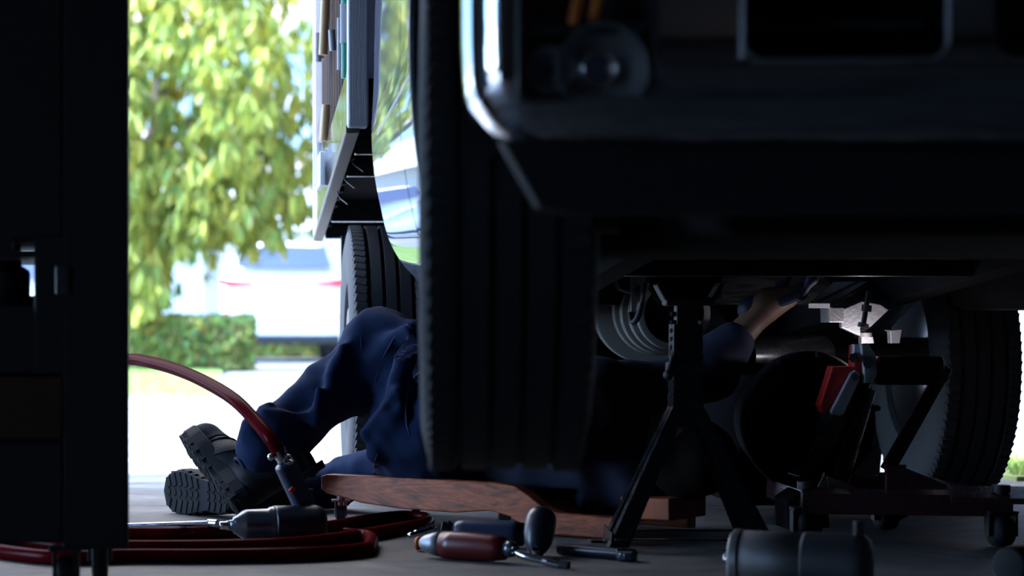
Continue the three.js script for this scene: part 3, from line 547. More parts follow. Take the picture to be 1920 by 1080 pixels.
// the bed: headboard post, side skirt with its lip, floor, cross bars, hooks, latch
{
  const n = 0.295, P = (x, y, z) => V(x, y, z), yb = (d) => 1.0 - (d - 5.79) * 0.0822;
  part('headboard_post', boxAt(0.293, 0.344, yb(5.79), 2.3, -5.79, -5.86, 0.006), M.bedSteel, truck, 'grey steel headboard post');
  part('headboard_post', boxAt(2 * MID - 0.344, 2 * MID - 0.293, yb(5.79), 2.3, -5.79, -5.86, 0.006), M.bedSteel, truck);
  part('headboard', boxAt(0.344, 2 * MID - 0.344, 1.1, 2.2, -5.83, -5.86, 0.004), M.bedSteel, truck);
  part('headboard_rail', boxAt(0.36, 2 * MID - 0.36, 1.0, 1.06, -5.76, -5.84, 0.006), M.darkMetal, truck);
  for (const s of [0, 1]) {
    const f = (g) => s ? mirrored(g) : g, e = (d, dy) => P(n, yb(d) + dy, -d);
    part('side_skirt', f(toCreasedNormals(loft([[e(5.87, 0.012), e(5.87, 0.155), e(5.87, 0.155).add(V(0.02, 0, 0)), e(5.87, 0.012).add(V(0.02, 0, 0))], [e(8.1, 0.012), e(8.1, 0.20), e(8.1, 0.20).add(V(0.02, 0, 0)), e(8.1, 0.012).add(V(0.02, 0, 0))]], true, true), 0.5)), M.bedAluminium, truck, 'polished side skirt');
    part('skirt_lip', f(bar(e(5.84, 0.004).add(V(0.012, 0, 0)), e(8.12, 0.004).add(V(0.012, 0, 0)), 0.034, 0.022, 0.004)), M.lip, truck, 'worn beige lip');
    part('top_rail', f(bar(V(0.31, 1.9, -5.85), V(0.31, 1.72, -8.1), 0.05, 0.05)), M.bedSteel, truck);
    part('rear_post', f(boxAt(0.291, 0.345, 0.82, 2.0, -8.06, -8.14, 0.006)), M.bedSteel, truck);
  }
  part('bed_floor', loft([[V(0.34, yb(5.79) + 0.06, -5.8), V(2 * MID - 0.34, yb(5.79) + 0.06, -5.8)], [V(0.34, yb(8.1) + 0.06, -8.1), V(2 * MID - 0.34, yb(8.1) + 0.06, -8.1)], [V(0.34, yb(8.1) + 0.12, -8.1), V(2 * MID - 0.34, yb(8.1) + 0.12, -8.1)], [V(0.34, yb(5.79) + 0.12, -5.8), V(2 * MID - 0.34, yb(5.79) + 0.12, -5.8)], [V(0.34, yb(5.79) + 0.06, -5.8), V(2 * MID - 0.34, yb(5.79) + 0.06, -5.8)]]), M.underbody, truck);
  for (const d of [6.2, 6.6, 7.6, 8.06]) part('bed_cross_bar', boxAt(0.33, 2 * MID - 0.33, yb(d) - 0.005, yb(d) + 0.065, -d - 0.03, -d + 0.03, 0.004), M.blackPaint, truck);
  for (const [x, y, x2, y2, d] of [[654, 287, 681, 322, 6.42], [643, 325, 665, 353, 6.62], [632, 358, 652, 383, 6.84]]) part('wire_hook', tube([at(x, y, d), at(x + (x2 - x) * 0.25, y + (y2 - y) * 0.5, d), at(x2, y2, d - 0.02)], 0.0022, 20, 6), M.castMetal, truck);
  // the latch that sticks out on the side
  part('side_latch', [boxAt(0.262, 0.295, 0.946, 1.062, -7.30, -7.36, 0.004), boxAt(0.27, 0.285, 0.93, 1.03, -7.0, -7.3, 0.004), rod(V(0.275, 0.94, -7.2), V(0.275, 1.07, -7.2), 0.012)], M.bedSteel, truck);
  part('side_latch', [boxAt(0.262, 0.295, 1.34, 1.40, -7.30, -7.36, 0.004), rod(V(0.275, 1.33, -7.3), V(0.275, 1.42, -7.3), 0.012)], M.bedSteel, truck);
  // upright boards of the stake side
  for (let k = 0; k < 11; k++) { const z = -6.22 - k * 0.165; part('stake_board', planarUV(boxAt(0.315, 0.345, 0.98 + (z + 6.2) * 0.08, 1.86, z, z - 0.13, 0.003), 4, 1, 'zy'), M.boards[(k * 7) % 4], truck); }
}
// carried on the bed's side
const stand = (name, label, cat, x, z, y0, y1, r, m, lean = 0) => single(name, rod(V(x, y0, z), V(x + lean, y1, z), r), m, label, cat);
stand('green_pipe', 'green plastic pipe standing upright against the truck bed behind the grey post', 'pipe', 0.300, -6.03, 1.145, 1.75, 0.0125, M.greenPipe);
single('pipe_sleeve', turnedAlong([[0.0135, 0], [0.0155, 0], [0.0155, 0.1], [0.0135, 0.1]], V(0.300, 1.235, -6.03), V(0.300, 1.335, -6.03), 24), M.greyPipe, 'short grey sleeve pushed over the green pipe on the truck bed', 'pipe sleeve');
stand('grey_pipe', 'longest grey pipe beside the green pipe on the truck bed', 'pipe', 0.300, -6.3, 1.196, 1.336, 0.011, M.greyPipe);
stand('grey_pipe', 'short grey pipe leftmost of the pipes on the truck bed', 'pipe', 0.2985, -6.75, 1.30, 1.36, 0.010, M.greyPipe, -0.004);
stand('wooden_slat', 'thin orange brown wooden slat standing between the green pipe and the grey post', 'slat', 0.303, -5.93, 1.17, 1.8, 0.0055, M.handle);
stand('broomstick', 'pale wooden broomstick hanging high on the stake side of the truck bed', 'broomstick', 0.286, -7.15, 1.335, 1.62, 0.014, M.handle, 0.012);
stand('broomstick', 'pale wooden broomstick end hanging low on the stake side above the latch', 'broomstick', 0.286, -7.12, 1.07, 1.18, 0.013, M.handle, 0.008);

// ------------------------------------------------------------------ creeper and the mechanic lying on it
const CU = V(0.80, 0, 0.60), CN = V(0.60, 0, -0.80);                  // along the creeper towards the head, and across it, away from the camera
const creeper = thing('creeper', 'worn orange brown wooden mechanic creeper on small casters under the person', 'creeper', V(0.72, 0, -6.0));
{
  const A = V(0.241, 0, -6.05);                                       // outer foot end of the near rail
  const L = 0.84, W = 0.42;
  // rail outline: s along, y up
  const outline = (end) => [[0.0, 0.118], [0.012, 0.1225], [0.30, 0.1225], [0.52, 0.121], [0.565, 0.116], [0.605, 0.095], [0.645, 0.068], [0.69, 0.054], [end, 0.050], [end, 0.008], [0.66, 0.010], [0.60, 0.022], [0.555, 0.048], [0.50, 0.060], [0.40, 0.050], [0.25, 0.052], [0.12, 0.062], [0.05, 0.076], [0.012, 0.082], [0.0, 0.090]];
  const rail = (off, end) => {
    const curve = outline(end), g = plate(curve, 0.035, 0.004);       // x along, z across
    const m = new THREE.Matrix4().makeBasis(CU, V(0, 1, 0), CN.clone().negate()); m.setPosition(A.x + CN.x * (off + 0.035), 0, A.z + CN.z * (off + 0.035));
    return planarUV(g, 1.3, 4, 'xy').applyMatrix4(m);
  };
  part('rail', rail(0, 0.84), M.wood, creeper);
  part('rail', rail(W - 0.035, 0.84), M.wood, creeper);
  const on = (s, y, n) => V(A.x + CU.x * s + CN.x * n, y, A.z + CU.z * s + CN.z * n);
  const slat = (s0, s1, y0, y1, n0, n1, m, name) => {
    const g = boxAt(s0, s1, y0, y1, -n1, -n0, 0.004), mm = new THREE.Matrix4().makeBasis(CU, V(0, 1, 0), CN.clone().negate()); mm.setPosition(A.x, 0, A.z);
    return part(name, planarUV(g, 1.3, 4, 'xz').applyMatrix4(mm), m, creeper);
  };
  for (let k = 0; k < 5; k++) slat(0.03, 0.56, 0.094, 0.104, 0.04 + k * 0.068, 0.104 + k * 0.068, M.wood, 'slat');
  for (let k = 0; k < 5; k++) slat(0.66, 0.83, 0.036, 0.044, 0.04 + k * 0.068, 0.104 + k * 0.068, M.wood, 'slat');
  { const g = boxAt(-0.068, 0.068, -0.005, 0.005, -0.382, -0.038, 0.003).rotateZ(-0.44).translate(0.612, 0.070, 0), mm = new THREE.Matrix4().makeBasis(CU, V(0, 1, 0), CN.clone().negate()); mm.setPosition(A.x, 0, A.z); part('sloping_board', planarUV(g, 1.3, 4, 'xz').applyMatrix4(mm), M.wood, creeper); }
  slat(0.80, 0.93, 0.045, 0.098, 0.10, 0.30, M.wood, 'head_rest');
  for (const [s, n] of [[0.035, 0.03], [0.035, W - 0.03], [0.52, 0.03], [0.52, W - 0.03]]) {
    const c = on(s, 0, n), r = 0.024;
    const k = part('caster', [rod(V(c.x - 0.011, r, c.z), V(c.x + 0.011, r, c.z), r, r, 24)], M.rubber, creeper);
    part('caster_fork', [rod(V(c.x, r + 0.012, c.z), V(c.x, s > 0.3 ? 0.064 : 0.078, c.z), 0.012), boxAt(c.x - 0.016, c.x - 0.0125, r - 0.008, r + 0.034, c.z - 0.012, c.z + 0.012, 0.001), boxAt(c.x + 0.0125, c.x + 0.016, r - 0.008, r + 0.034, c.z - 0.012, c.z + 0.012, 0.001), boxAt(c.x - 0.024, c.x + 0.024, r + 0.032, r + 0.037, c.z - 0.024, c.z + 0.024, 0.001)], M.steel, k);
  }
}
const person = thing('person', 'person in navy work clothes and black boots lying on the wooden creeper', 'person', V(0.6, 0, -6.05));
{
  const J = {
    pelvis: V(0.56, 0.235, -6.05), belly: V(0.72, 0.25, -5.94), chest: V(0.90, 0.275, -5.82), neck: V(1.0, 0.20, -5.73), head: V(1.085, 0.19, -5.665),
    hipL: V(0.50, 0.225, -5.97), kneeL: V(0.405, 0.457, -6.17), ankL: at(462, 868, 6.03),
    hipR: V(0.62, 0.215, -6.15), kneeR: V(0.262, 0.056, -6.50), ankR: at(452, 925, 6.18),
    shR: V(1.0, 0.30, -5.95), elR: V(1.235, 0.40, -6.02), wrR: at(1440, 570, 6.02), haR: at(1492, 552, 6.0),
    shL: V(0.80, 0.29, -5.65), elL: V(0.76, 0.52, -5.55), wrL: V(0.76, 0.72, -5.70), haL: V(0.77, 0.78, -5.76),
  };
  // trousers: loose legs with folds
  const legs = [
    bone(J.hipL, J.kneeL, 0.118, 0.088), bone(J.kneeL, J.ankL.clone().lerp(J.kneeL, 0.12), 0.084, 0.073),
    bone(J.hipR, J.kneeR, 0.095, 0.052), bone(J.kneeR, J.ankR.clone().lerp(J.kneeR, 0.12), 0.052, 0.058),
    bone(J.hipL.clone().lerp(J.hipR, 0.5), J.belly, 0.13, 0.135), bone(J.hipL, J.hipR, 0.12, 0.12),
  ];
  const at5 = (x, y) => at(x, y, 5.98);
  const folds = [                                                    // ridges of slack cloth
    [V(0.355, 0.495, -6.12), V(0.325, 0.42, -6.10), 0.022, 0.016], [V(0.365, 0.525, -6.13), V(0.47, 0.50, -6.05), 0.020, 0.026],
    [at(735, 640, 6.04), at(684, 712, 6.06), 0.022, 0.014], [at(790, 622, 5.98), at(736, 640, 6.02), 0.024, 0.022],
    [at(770, 640, 5.92), at(712, 810, 5.88), 0.026, 0.012], [at(745, 735, 5.87), at(692, 812, 5.90), 0.014, 0.020], [at(812, 690, 5.87), at(800, 830, 5.84), 0.02, 0.03],
    [at(745, 770, 5.86), at(700, 850, 5.90), 0.012, 0.016],
    [at(598, 730, 5.99), at(592, 780, 5.98), 0.012, 0.014], [at(592, 782, 5.98), at(500, 775, 5.98), 0.018, 0.010], [at(640, 650, 6.06), at(612, 740, 6.0), 0.012, 0.014],
    [at(505, 760, 6.0), at(470, 800, 6.0), 0.012, 0.014], [at(724, 845, 5.98), at(716, 872, 6.02), 0.03, 0.025],
  ].map(([a, b, r, s]) => bone(a, b, r, s));
  const main = softUnion(legs, 0.07), ridge = softUnion(folds, 0.02);
  const cutL = J.kneeL.clone().sub(J.ankL).normalize(), cutR = J.kneeR.clone().sub(J.ankR).normalize();
  const cuffL = at(452, 868, 6.03), cuffR = at(480, 922, 6.22);
  const trousers = (x, y, z) => {
    let d = main(x, y, z); if (d > 0.08) return d;
    const e = ridge(x, y, z), h = Math.max(0.045 - Math.abs(d - e), 0) / 0.045; d = Math.min(d, e) - h * h * 0.045 * 0.25;
    d -= 0.011 * noise3(x * 14 + y * 5, y * 7 - x * 6, z * 9) + 0.006 * noise3(x * 30 + y * 22, y * 16 - x * 12, z * 20);
    const p = V(x, y, z);
    if (p.distanceTo(J.ankL) < 0.16) d = Math.max(d, -p.clone().sub(cuffL).dot(cutL) - 0.012);
    if (p.distanceTo(J.ankR) < 0.16) d = Math.max(d, -p.clone().sub(cuffR).dot(cutR) - 0.012);
    if (x > 0.7) d = Math.max(d, (x - 0.76));
    return Math.max(d, 0.006 - y);
  };
  const cloth = part('trousers', surface(trousers, V(-0.12, -0.02, -6.66), V(0.80, 0.66, -5.74), 0.0085), M.navy, person, 'navy work trousers');
  // seams lie on the cloth: walk each towards the surface
  const onCloth = (px, py) => { let lo = 5.6, p; for (let d = lo; d < 6.6; d += 0.004) { p = at(px, py, d); if (trousers(p.x, p.y, p.z) < 0.001) break; } return p; };
  const seam = (pts, r = 0.0022) => tube(pts.map(([x, y]) => onCloth(x, y)), r, pts.length * 8, 6);
  part('pocket_seam', seam([[795, 694], [781, 704], [770, 722], [763, 745], [761, 770], [763, 795], [768, 815]], 0.003), M.navySeam, cloth);
  part('side_seam', seam([[756, 610], [738, 636], [722, 664], [712, 690], [704, 716]], 0.0022), M.navySeam, cloth);
  part('knee_seam', seam([[678, 622], [677, 640], [679, 660]], 0.002), M.navySeam, cloth);
  part('leg_seam', seam([[708, 850], [704, 862], [701, 876], [701, 888]], 0.0018), M.navySeam, cloth);
  part('cuff_hem', [0].map(() => { const u = V(0, 1, 0).cross(cutL).normalize(), w = cutL.clone().cross(u), pts = []; for (let i = 0; i < 40; i++) { const a = i / 40 * 6.2832, dir = u.clone().multiplyScalar(Math.cos(a)).addScaledVector(w, Math.sin(a)); let r = 0.02; const c0 = cuffL.clone().addScaledVector(cutL, -0.004); for (; r < 0.14; r += 0.002) { const q = c0.clone().addScaledVector(dir, r); if (trousers(q.x, q.y, q.z) > 0) break; } pts.push(c0.clone().addScaledVector(dir, r - 0.002)); } return tube(pts, 0.004, 120, 6, true); }), M.navySeam, cloth);
  // shirt
  const top = softUnion([bone(J.belly, J.chest, 0.135, 0.15), bone(J.shL, J.shR, 0.10, 0.105), bone(J.chest, J.neck, 0.13, 0.075), bone(J.shR, J.elR, 0.095, 0.066), bone(J.shL, J.shL.clone().lerp(J.elL, 0.62), 0.085, 0.07), bone(J.pelvis, J.belly, 0.12, 0.14), bone(V(0.80, 0.165, -5.88), V(0.99, 0.145, -5.76), 0.115, 0.10), bone(V(0.94, 0.15, -6.0), V(1.0, 0.15, -5.9), 0.09, 0.09), bone(J.elR, J.elR.clone().lerp(J.wrR, 0.42), 0.064, 0.05)], 0.06);
  const shirt = (x, y, z) => { let d = top(x, y, z); if (d > 0.06) return d; d -= 0.010 * noise3(x * 13, y * 13 + x * 6, z * 13); if (x < 0.68) d = Math.max(d, 0.62 - x); return Math.max(d, (x > 0.86 ? 0.05 : 0.108) - y); };
  part('shirt', surface(shirt, V(0.55, 0.03, -6.35), V(1.42, 0.66, -5.42), 0.012), M.shirt, person, 'dark navy work shirt');
  // body: one continuous figure under the clothes
  const limb = [bone(J.pelvis, J.belly, 0.10, 0.10), bone(J.belly, J.chest, 0.10, 0.115), bone(J.chest, J.neck, 0.10, 0.055), bone(J.neck, J.head, 0.055, 0.06), bone(J.hipL, J.kneeL, 0.075, 0.055), bone(J.kneeL, J.kneeL.clone().lerp(J.ankL, 0.72), 0.055, 0.045), bone(J.hipR, J.kneeR, 0.075, 0.055), bone(J.kneeR, J.kneeR.clone().lerp(J.ankR, 0.7), 0.045, 0.04), bone(J.shL, J.shR, 0.07, 0.07),
    bone(J.shR, J.elR, 0.058, 0.045), bone(J.elR, J.wrR, 0.047, 0.030), bone(J.wrR, J.haR, 0.03, 0.026), bone(J.shL, J.elL, 0.055, 0.042), bone(J.elL, J.wrL, 0.044, 0.029), bone(J.wrL, J.haL, 0.029, 0.025)];
  // head: face upwards, crown away from the body
  const hu = CU.clone(), hf = V(0, 1, 0), hs = V().crossVectors(hf, hu), Hp = (f, u, s) => J.head.clone().addScaledVector(hf, f).addScaledVector(hu, u).addScaledVector(hs, s);
  const skull = softUnion([bone(Hp(-0.01, 0.02, 0), Hp(0.0, 0.055, 0), 0.082, 0.082), bone(Hp(0.03, -0.045, 0), Hp(0.045, -0.075, 0), 0.052, 0.042), bone(Hp(0.04, 0.03, 0), Hp(0.05, -0.02, 0), 0.055, 0.05),
    bone(Hp(0.088, 0.015, 0), Hp(0.108, -0.03, 0), 0.010, 0.015), bone(Hp(0.088, -0.062, -0.016), Hp(0.088, -0.062, 0.016), 0.010, 0.010), bone(Hp(0.0, 0.0, 0.078), Hp(0.004, -0.03, 0.082), 0.016, 0.011), bone(Hp(0.0, 0.0, -0.078), Hp(0.004, -0.03, -0.082), 0.016, 0.011),
    bone(Hp(0.085, 0.026, 0.018), Hp(0.078, 0.024, 0.046), 0.011, 0.009), bone(Hp(0.085, 0.026, -0.018), Hp(0.078, 0.024, -0.046), 0.011, 0.009), bone(J.neck, Hp(0.0, -0.04, 0), 0.055, 0.056)], 0.022);
  const figure = softUnion(limb, 0.05);
  const body = surface(figure, V(-0.1, 0.02, -6.6), V(1.45, 0.76, -5.5), 0.014);
  const face = surface(skull, Hp(0, 0, 0).add(V(-0.17, -0.13, -0.17)), Hp(0, 0, 0).add(V(0.17, 0.15, 0.17)), 0.0045);
  part('body', mergeGeometries([clean(body), clean(face)]), M.skin, person);
  part('hair', surface((x, y, z) => Math.max(skull(x, y, z) - 0.008, (y - J.head.y - 0.03) - (V(x, y, z).sub(J.head).dot(hu)) * 0.9), Hp(0, 0, 0).add(V(-0.17, -0.13, -0.17)), Hp(0, 0, 0).add(V(0.17, 0.15, 0.17)), 0.006), M.hair, person);
  for (const s of [-1, 1]) { part('eye', ball(Hp(0.076, 0.006, s * 0.031), 0.011), mat(lin(0.7, 0.7, 0.68), 0.2), person); }
  // gloved hands: palm, four fingers bent over what they hold, thumb at the side
  const hand = (wr, ha, grip, side, skinny) => {
    const f = ha.clone().sub(wr).normalize(), n = grip.clone().addScaledVector(f, -grip.dot(f)).normalize(), s = V().crossVectors(f, n).multiplyScalar(side), P = (a, b, c) => wr.clone().addScaledVector(f, a).addScaledVector(s, b).addScaledVector(n, c), B = [];
    B.push(bone(P(-0.045, 0, 0), P(0.0, 0, 0), 0.035, 0.030));
    for (const b of [-0.028, -0.009, 0.011, 0.030]) B.push(bone(P(0.01, b * 0.7, 0), P(0.088, b, 0.004), 0.014, 0.012));
    [[-0.030, 0.90], [-0.010, 1.02], [0.011, 0.97], [0.031, 0.80]].forEach(([b, k], i) => { const r = 0.0098 - i * 0.0003, q0 = P(0.09, b, 0.004), q1 = P(0.09 + 0.034 * k, b * 1.06, 0.016 + 0.004 * i), q2 = P(0.09 + 0.050 * k, b * 1.06, 0.040 * k), q3 = P(0.09 + 0.042 * k, b * 1.04, 0.058 * k); B.push(bone(q0, q1, r + 0.001, r), bone(q1, q2, r, r * 0.93), bone(q2, q3, r * 0.93, r * 0.82)); });
    B.push(bone(P(0.018, -0.022, 0.006), P(0.05, -0.050, 0.022), 0.016, 0.0125), bone(P(0.05, -0.050, 0.022), P(0.078, -0.056, 0.040), 0.0125, 0.010));
    const u = softUnion(B, 0.012), box = new THREE.Box3(); for (const b of B) { box.expandByPoint(V(b[0], b[1], b[2])); box.expandByPoint(V(b[0] + b[3], b[1] + b[4], b[2] + b[5])); } box.expandByScalar(0.05);
    return surface(u, box.min, box.max, 0.0042);
  };
  part('glove', hand(J.wrR, J.haR, V(0.2, 0.9, 0.35), 1), M.glove, person, 'dark blue work glove');
  part('glove', hand(J.wrL, J.haL, V(0.2, 0.9, -0.3), -1), M.glove, person, 'dark blue work glove');
  // boots, made with the toe at +x and the sole at y = 0
  const width = (t) => { const k = [[-0.105, 0], [-0.10, 0.022], [-0.085, 0.034], [-0.05, 0.038], [0, 0.035], [0.05, 0.042], [0.10, 0.052], [0.14, 0.052], [0.17, 0.044], [0.19, 0.029], [0.20, 0]]; for (let i = 1; i < k.length; i++) if (t <= k[i][0]) { const u = (t - k[i - 1][0]) / (k[i][0] - k[i - 1][0]); return k[i - 1][1] + (k[i][1] - k[i - 1][1]) * u; } return 0; };
  const print = (grow = 0) => { const a = [], b = []; for (let i = 0; i <= 40; i++) { const t = -0.105 + 0.305 * (0.5 - 0.5 * Math.cos(Math.PI * i / 40)), w = width(t) * (1 + grow); a.push([t, w]); b.unshift([t, -w]); } return [...a, ...b.slice(1, -1)]; };
  const boot = (matrix, side) => {
    const put = (g) => g.applyMatrix4(matrix);
    const up = softUnion([bone(V(-0.055, 0.065, 0), V(-0.068, 0.205, 0), 0.043, 0.052), bone(V(-0.06, 0.05, 0), V(0.05, 0.052, 0), 0.036, 0.040), bone(V(-0.03, 0.10, 0), V(0.075, 0.055, 0), 0.038, 0.040), bone(V(0.05, 0.045, 0), V(0.15, 0.045, 0), 0.043, 0.036), bone(V(0.12, 0.045, 0.012), V(0.15, 0.042, -0.01), 0.040, 0.034)], 0.03);
    const upper = (x, y, z) => Math.max(up(x, y, z), 0.022 - y, y - 0.215);
    const g = part('boot', put(surface(upper, V(-0.14, 0.0, -0.08), V(0.22, 0.24, 0.08), 0.0055)), M.leather, person, 'black leather work boot');
    const sh = (grow, y0, th, bev) => plate(print(grow), th, bev).rotateX(Math.PI / 2).translate(0, y0 + th, 0);
    part('sole', put(mergeGeometries([clean(sh(0.02, 0.012, 0.026, 0.005)), clean(sh(0.0, -0.002, 0.018, 0.002))])), M.sole, g);
    // tread lugs under the sole and blocks up its side
    for (let i = 0; i < 11; i++) { const t = -0.085 + i * 0.026; if (t > 0.0 && t < 0.03) continue; for (const s of [-1, 0, 1]) { const w = width(t); if (s === 0) { part('lug', put(new THREE.CylinderGeometry(0.010, 0.010, 0.007, 6).translate(t, -0.0025, 0)), M.sole, g); continue; } part('lug', put(new RoundedBoxGeometry(0.019, 0.008, w * 0.66, 1, 0.002).rotateY(s * 0.35).translate(t, -0.0025, s * w * 0.62)), M.sole, g); } }
    for (const s of [-1, 1]) for (let i = 0; i < 9; i++) { const t = -0.082 + i * 0.030; if (i === 3) continue; const w = width(t); part('side_lug', put(new RoundedBoxGeometry(0.024, 0.014, 0.006, 1, 0.002).translate(t, 0.006, s * (w + 0.0015))), M.sole, g); }
    for (let i = 0; i < 9; i++) part('grip_rib', put(new RoundedBoxGeometry(0.0028, 0.017, 0.007, 1, 0.001).translate(0.035 + i * 0.0062, 0.022, side * (width(0.035 + i * 0.0062) + 0.0035))), M.sole, g);
    const wrap = (x0, x1, lift, r) => { const pts = []; for (let i = 0; i <= 24; i++) { const a = Math.PI * i / 24, c = V(x0 + (x1 - x0) * Math.sin(a), 0.03, 0), dir = V(0, Math.sin(a), Math.cos(a)); let k = 0.005; for (; k < 0.2; k += 0.0015) if (up(c.x, c.y + dir.y * k, dir.z * k) > 0) break; pts.push(V(c.x, c.y + dir.y * (k + lift), dir.z * (k + lift))); } return tube(pts, r, 60, 6); };
    part('toe_cap_seam', put(wrap(0.105, 0.085, 0.0, 0.003)), M.suede, g);
    part('vamp_seam', put(wrap(0.05, 0.02, 0.0, 0.0025)), M.suede, g);
    part('toe_cap', put(surface((x, y, z) => Math.max(up(x, y, z) - 0.0025, 0.024 - y, 0.108 - x), V(0.09, 0.0, -0.08), V(0.22, 0.12, 0.08), 0.005)), M.suede, g);
    part('collar', put(new THREE.TorusGeometry(0.049, 0.008, 10, 32).rotateX(Math.PI / 2).translate(-0.067, 0.198, 0)), M.suede, g);
    part('pull_tab', put(boxAt(-0.127, -0.120, 0.16, 0.23, -0.012, 0.012, 0.003)), M.suede, g);
    for (let i = 0; i < 5; i++) { const t = -0.012 + i * 0.017, y = 0.133 - i * 0.0125; part('lace', put(tube([V(t, y - 0.012, -0.026), V(t + 0.006, y + 0.004, 0), V(t, y - 0.012, 0.026)], 0.0028, 16, 6)), M.suede, g); }
  };
  const pose = (heel, toe, solePointsTo) => { const x = toe.clone().sub(heel).normalize(), y = solePointsTo.clone().negate(); y.addScaledVector(x, -y.dot(x)).normalize(); const z = V().crossVectors(x, y), m = new THREE.Matrix4().makeBasis(x, y, z); const o = heel.clone().addScaledVector(x, 0.112); m.scale(V(1.08, 1.08, 1.08)); m.setPosition(o); return m; };
  // near boot: heel low on the right, toe up on the left; far boot lies on its side with the sole turned to the left
  boot(pose(at(448, 957, 5.99), at(352, 838, 6.21), V(-0.80, -0.55, 0.20)), 1);
  boot(pose(V(0.003, 0.058, -6.13), V(-0.152, 0.059, -6.37), V(-0.86, -0.02, 0.5)), 1);
}

// ------------------------------------------------------------------ jack stand, transmission jack, gearbox
{
  const c = V(1.05, 0, -5.40), t = thing('jack_stand', 'black steel jack stand with four spread legs under the truck frame', 'jack stand', c.clone());
  const top = 0.31, hb = 0.165;
  const feet = [[0.85, -5.27], [1.235, -5.27], [1.24, -5.52], [0.875, -5.52]];
  feet.forEach(([x, z]) => {
    const sx = Math.sign(x - c.x), sz = Math.sign(z - c.z), a = V(x, 0.004, z), b = V(c.x + sx * 0.034, 0.325, c.z + sz * 0.034);
    // an angle-iron leg: two flat flanges
    const f = [[a, b, V(-sx * 0.045, 0, 0), V(0, 0, -sz * 0.004)], [a, b, V(0, 0, -sz * 0.045), V(-sx * 0.004, 0, 0)]].map(([p, q, w, th]) => { const P = (k, m, n) => k.clone().addScaledVector(w, m).addScaledVector(th, n), r = [P(p, 0, 0), P(p, 1, 0), P(p, 1, 1), P(p, 0, 1), P(p, 0, 0)], s = [P(q, 0, 0), P(q, 0.7, 0), P(q, 0.7, 1), P(q, 0, 1), P(q, 0, 0)]; return toCreasedNormals(loft([r, s]), 0.3); });
    part('leg', f, Object.assign(M.blackPaint.clone(), { side: THREE.DoubleSide }), t);
    part('foot', boxAt(x - 0.028, x + 0.028, 0, 0.006, z - 0.024, z + 0.024, 0.002), M.darkMetal, t);
  });
  part('brace', [bar(V(0.865, 0.028, -5.27), V(1.22, 0.028, -5.27), 0.004, 0.03), bar(V(0.885, 0.028, -5.52), V(1.225, 0.028, -5.52), 0.004, 0.03), bar(V(0.86, 0.028, -5.28), V(0.88, 0.028, -5.51), 0.004, 0.03), bar(V(1.23, 0.028, -5.28), V(1.235, 0.028, -5.51), 0.004, 0.03)], M.blackPaint, t);
  part('column', toCreasedNormals(new THREE.CylinderGeometry(0.046, 0.05, 0.235, 4).rotateY(Math.PI / 4).translate(c.x, 0.395, c.z), 0.3), M.blackPaint, t);
  part('collar', boxAt(c.x - 0.04, c.x + 0.04, 0.40, 0.425, c.z - 0.04, c.z + 0.04, 0.004), M.darkMetal, t);
  const post = part('ratchet_post', boxAt(c.x - 0.024, c.x + 0.026, 0.42, 0.56, c.z - 0.018, c.z + 0.018, 0.003), M.darkMetal, t);
  for (let k = 0; k < 6; k++) part('tooth', boxAt(c.x - 0.034, c.x - 0.022, 0.435 + k * 0.019, 0.446 + k * 0.019, c.z - 0.014, c.z + 0.014, 0.002), M.underbody, post);
  part('lit_edge_strip', rod(V(c.x + 0.0275, 0.42, c.z + 0.016), V(c.x + 0.0295, 0.52, c.z + 0.016), 0.0036), M.post, post, 'pale strip for the lit edge');  // pale rod stands in for the highlight down the column edge
  part('saddle', [boxAt(c.x - 0.05, c.x + 0.062, 0.555, 0.575, c.z - 0.03, c.z + 0.03, 0.005), bar(V(c.x - 0.046, 0.568, c.z), V(c.x - 0.066, 0.605, c.z), 0.012, 0.06), bar(V(c.x + 0.058, 0.568, c.z), V(c.x + 0.080, 0.605, c.z), 0.012, 0.06)], M.darkMetal, t);
  part('lever', [rod(V(c.x - 0.03, 0.44, c.z + 0.02), V(c.x - 0.05, 0.40, c.z + 0.06), 0.008), ball(V(c.x - 0.052, 0.396, c.z + 0.064), 0.012)], M.darkMetal, t);
}
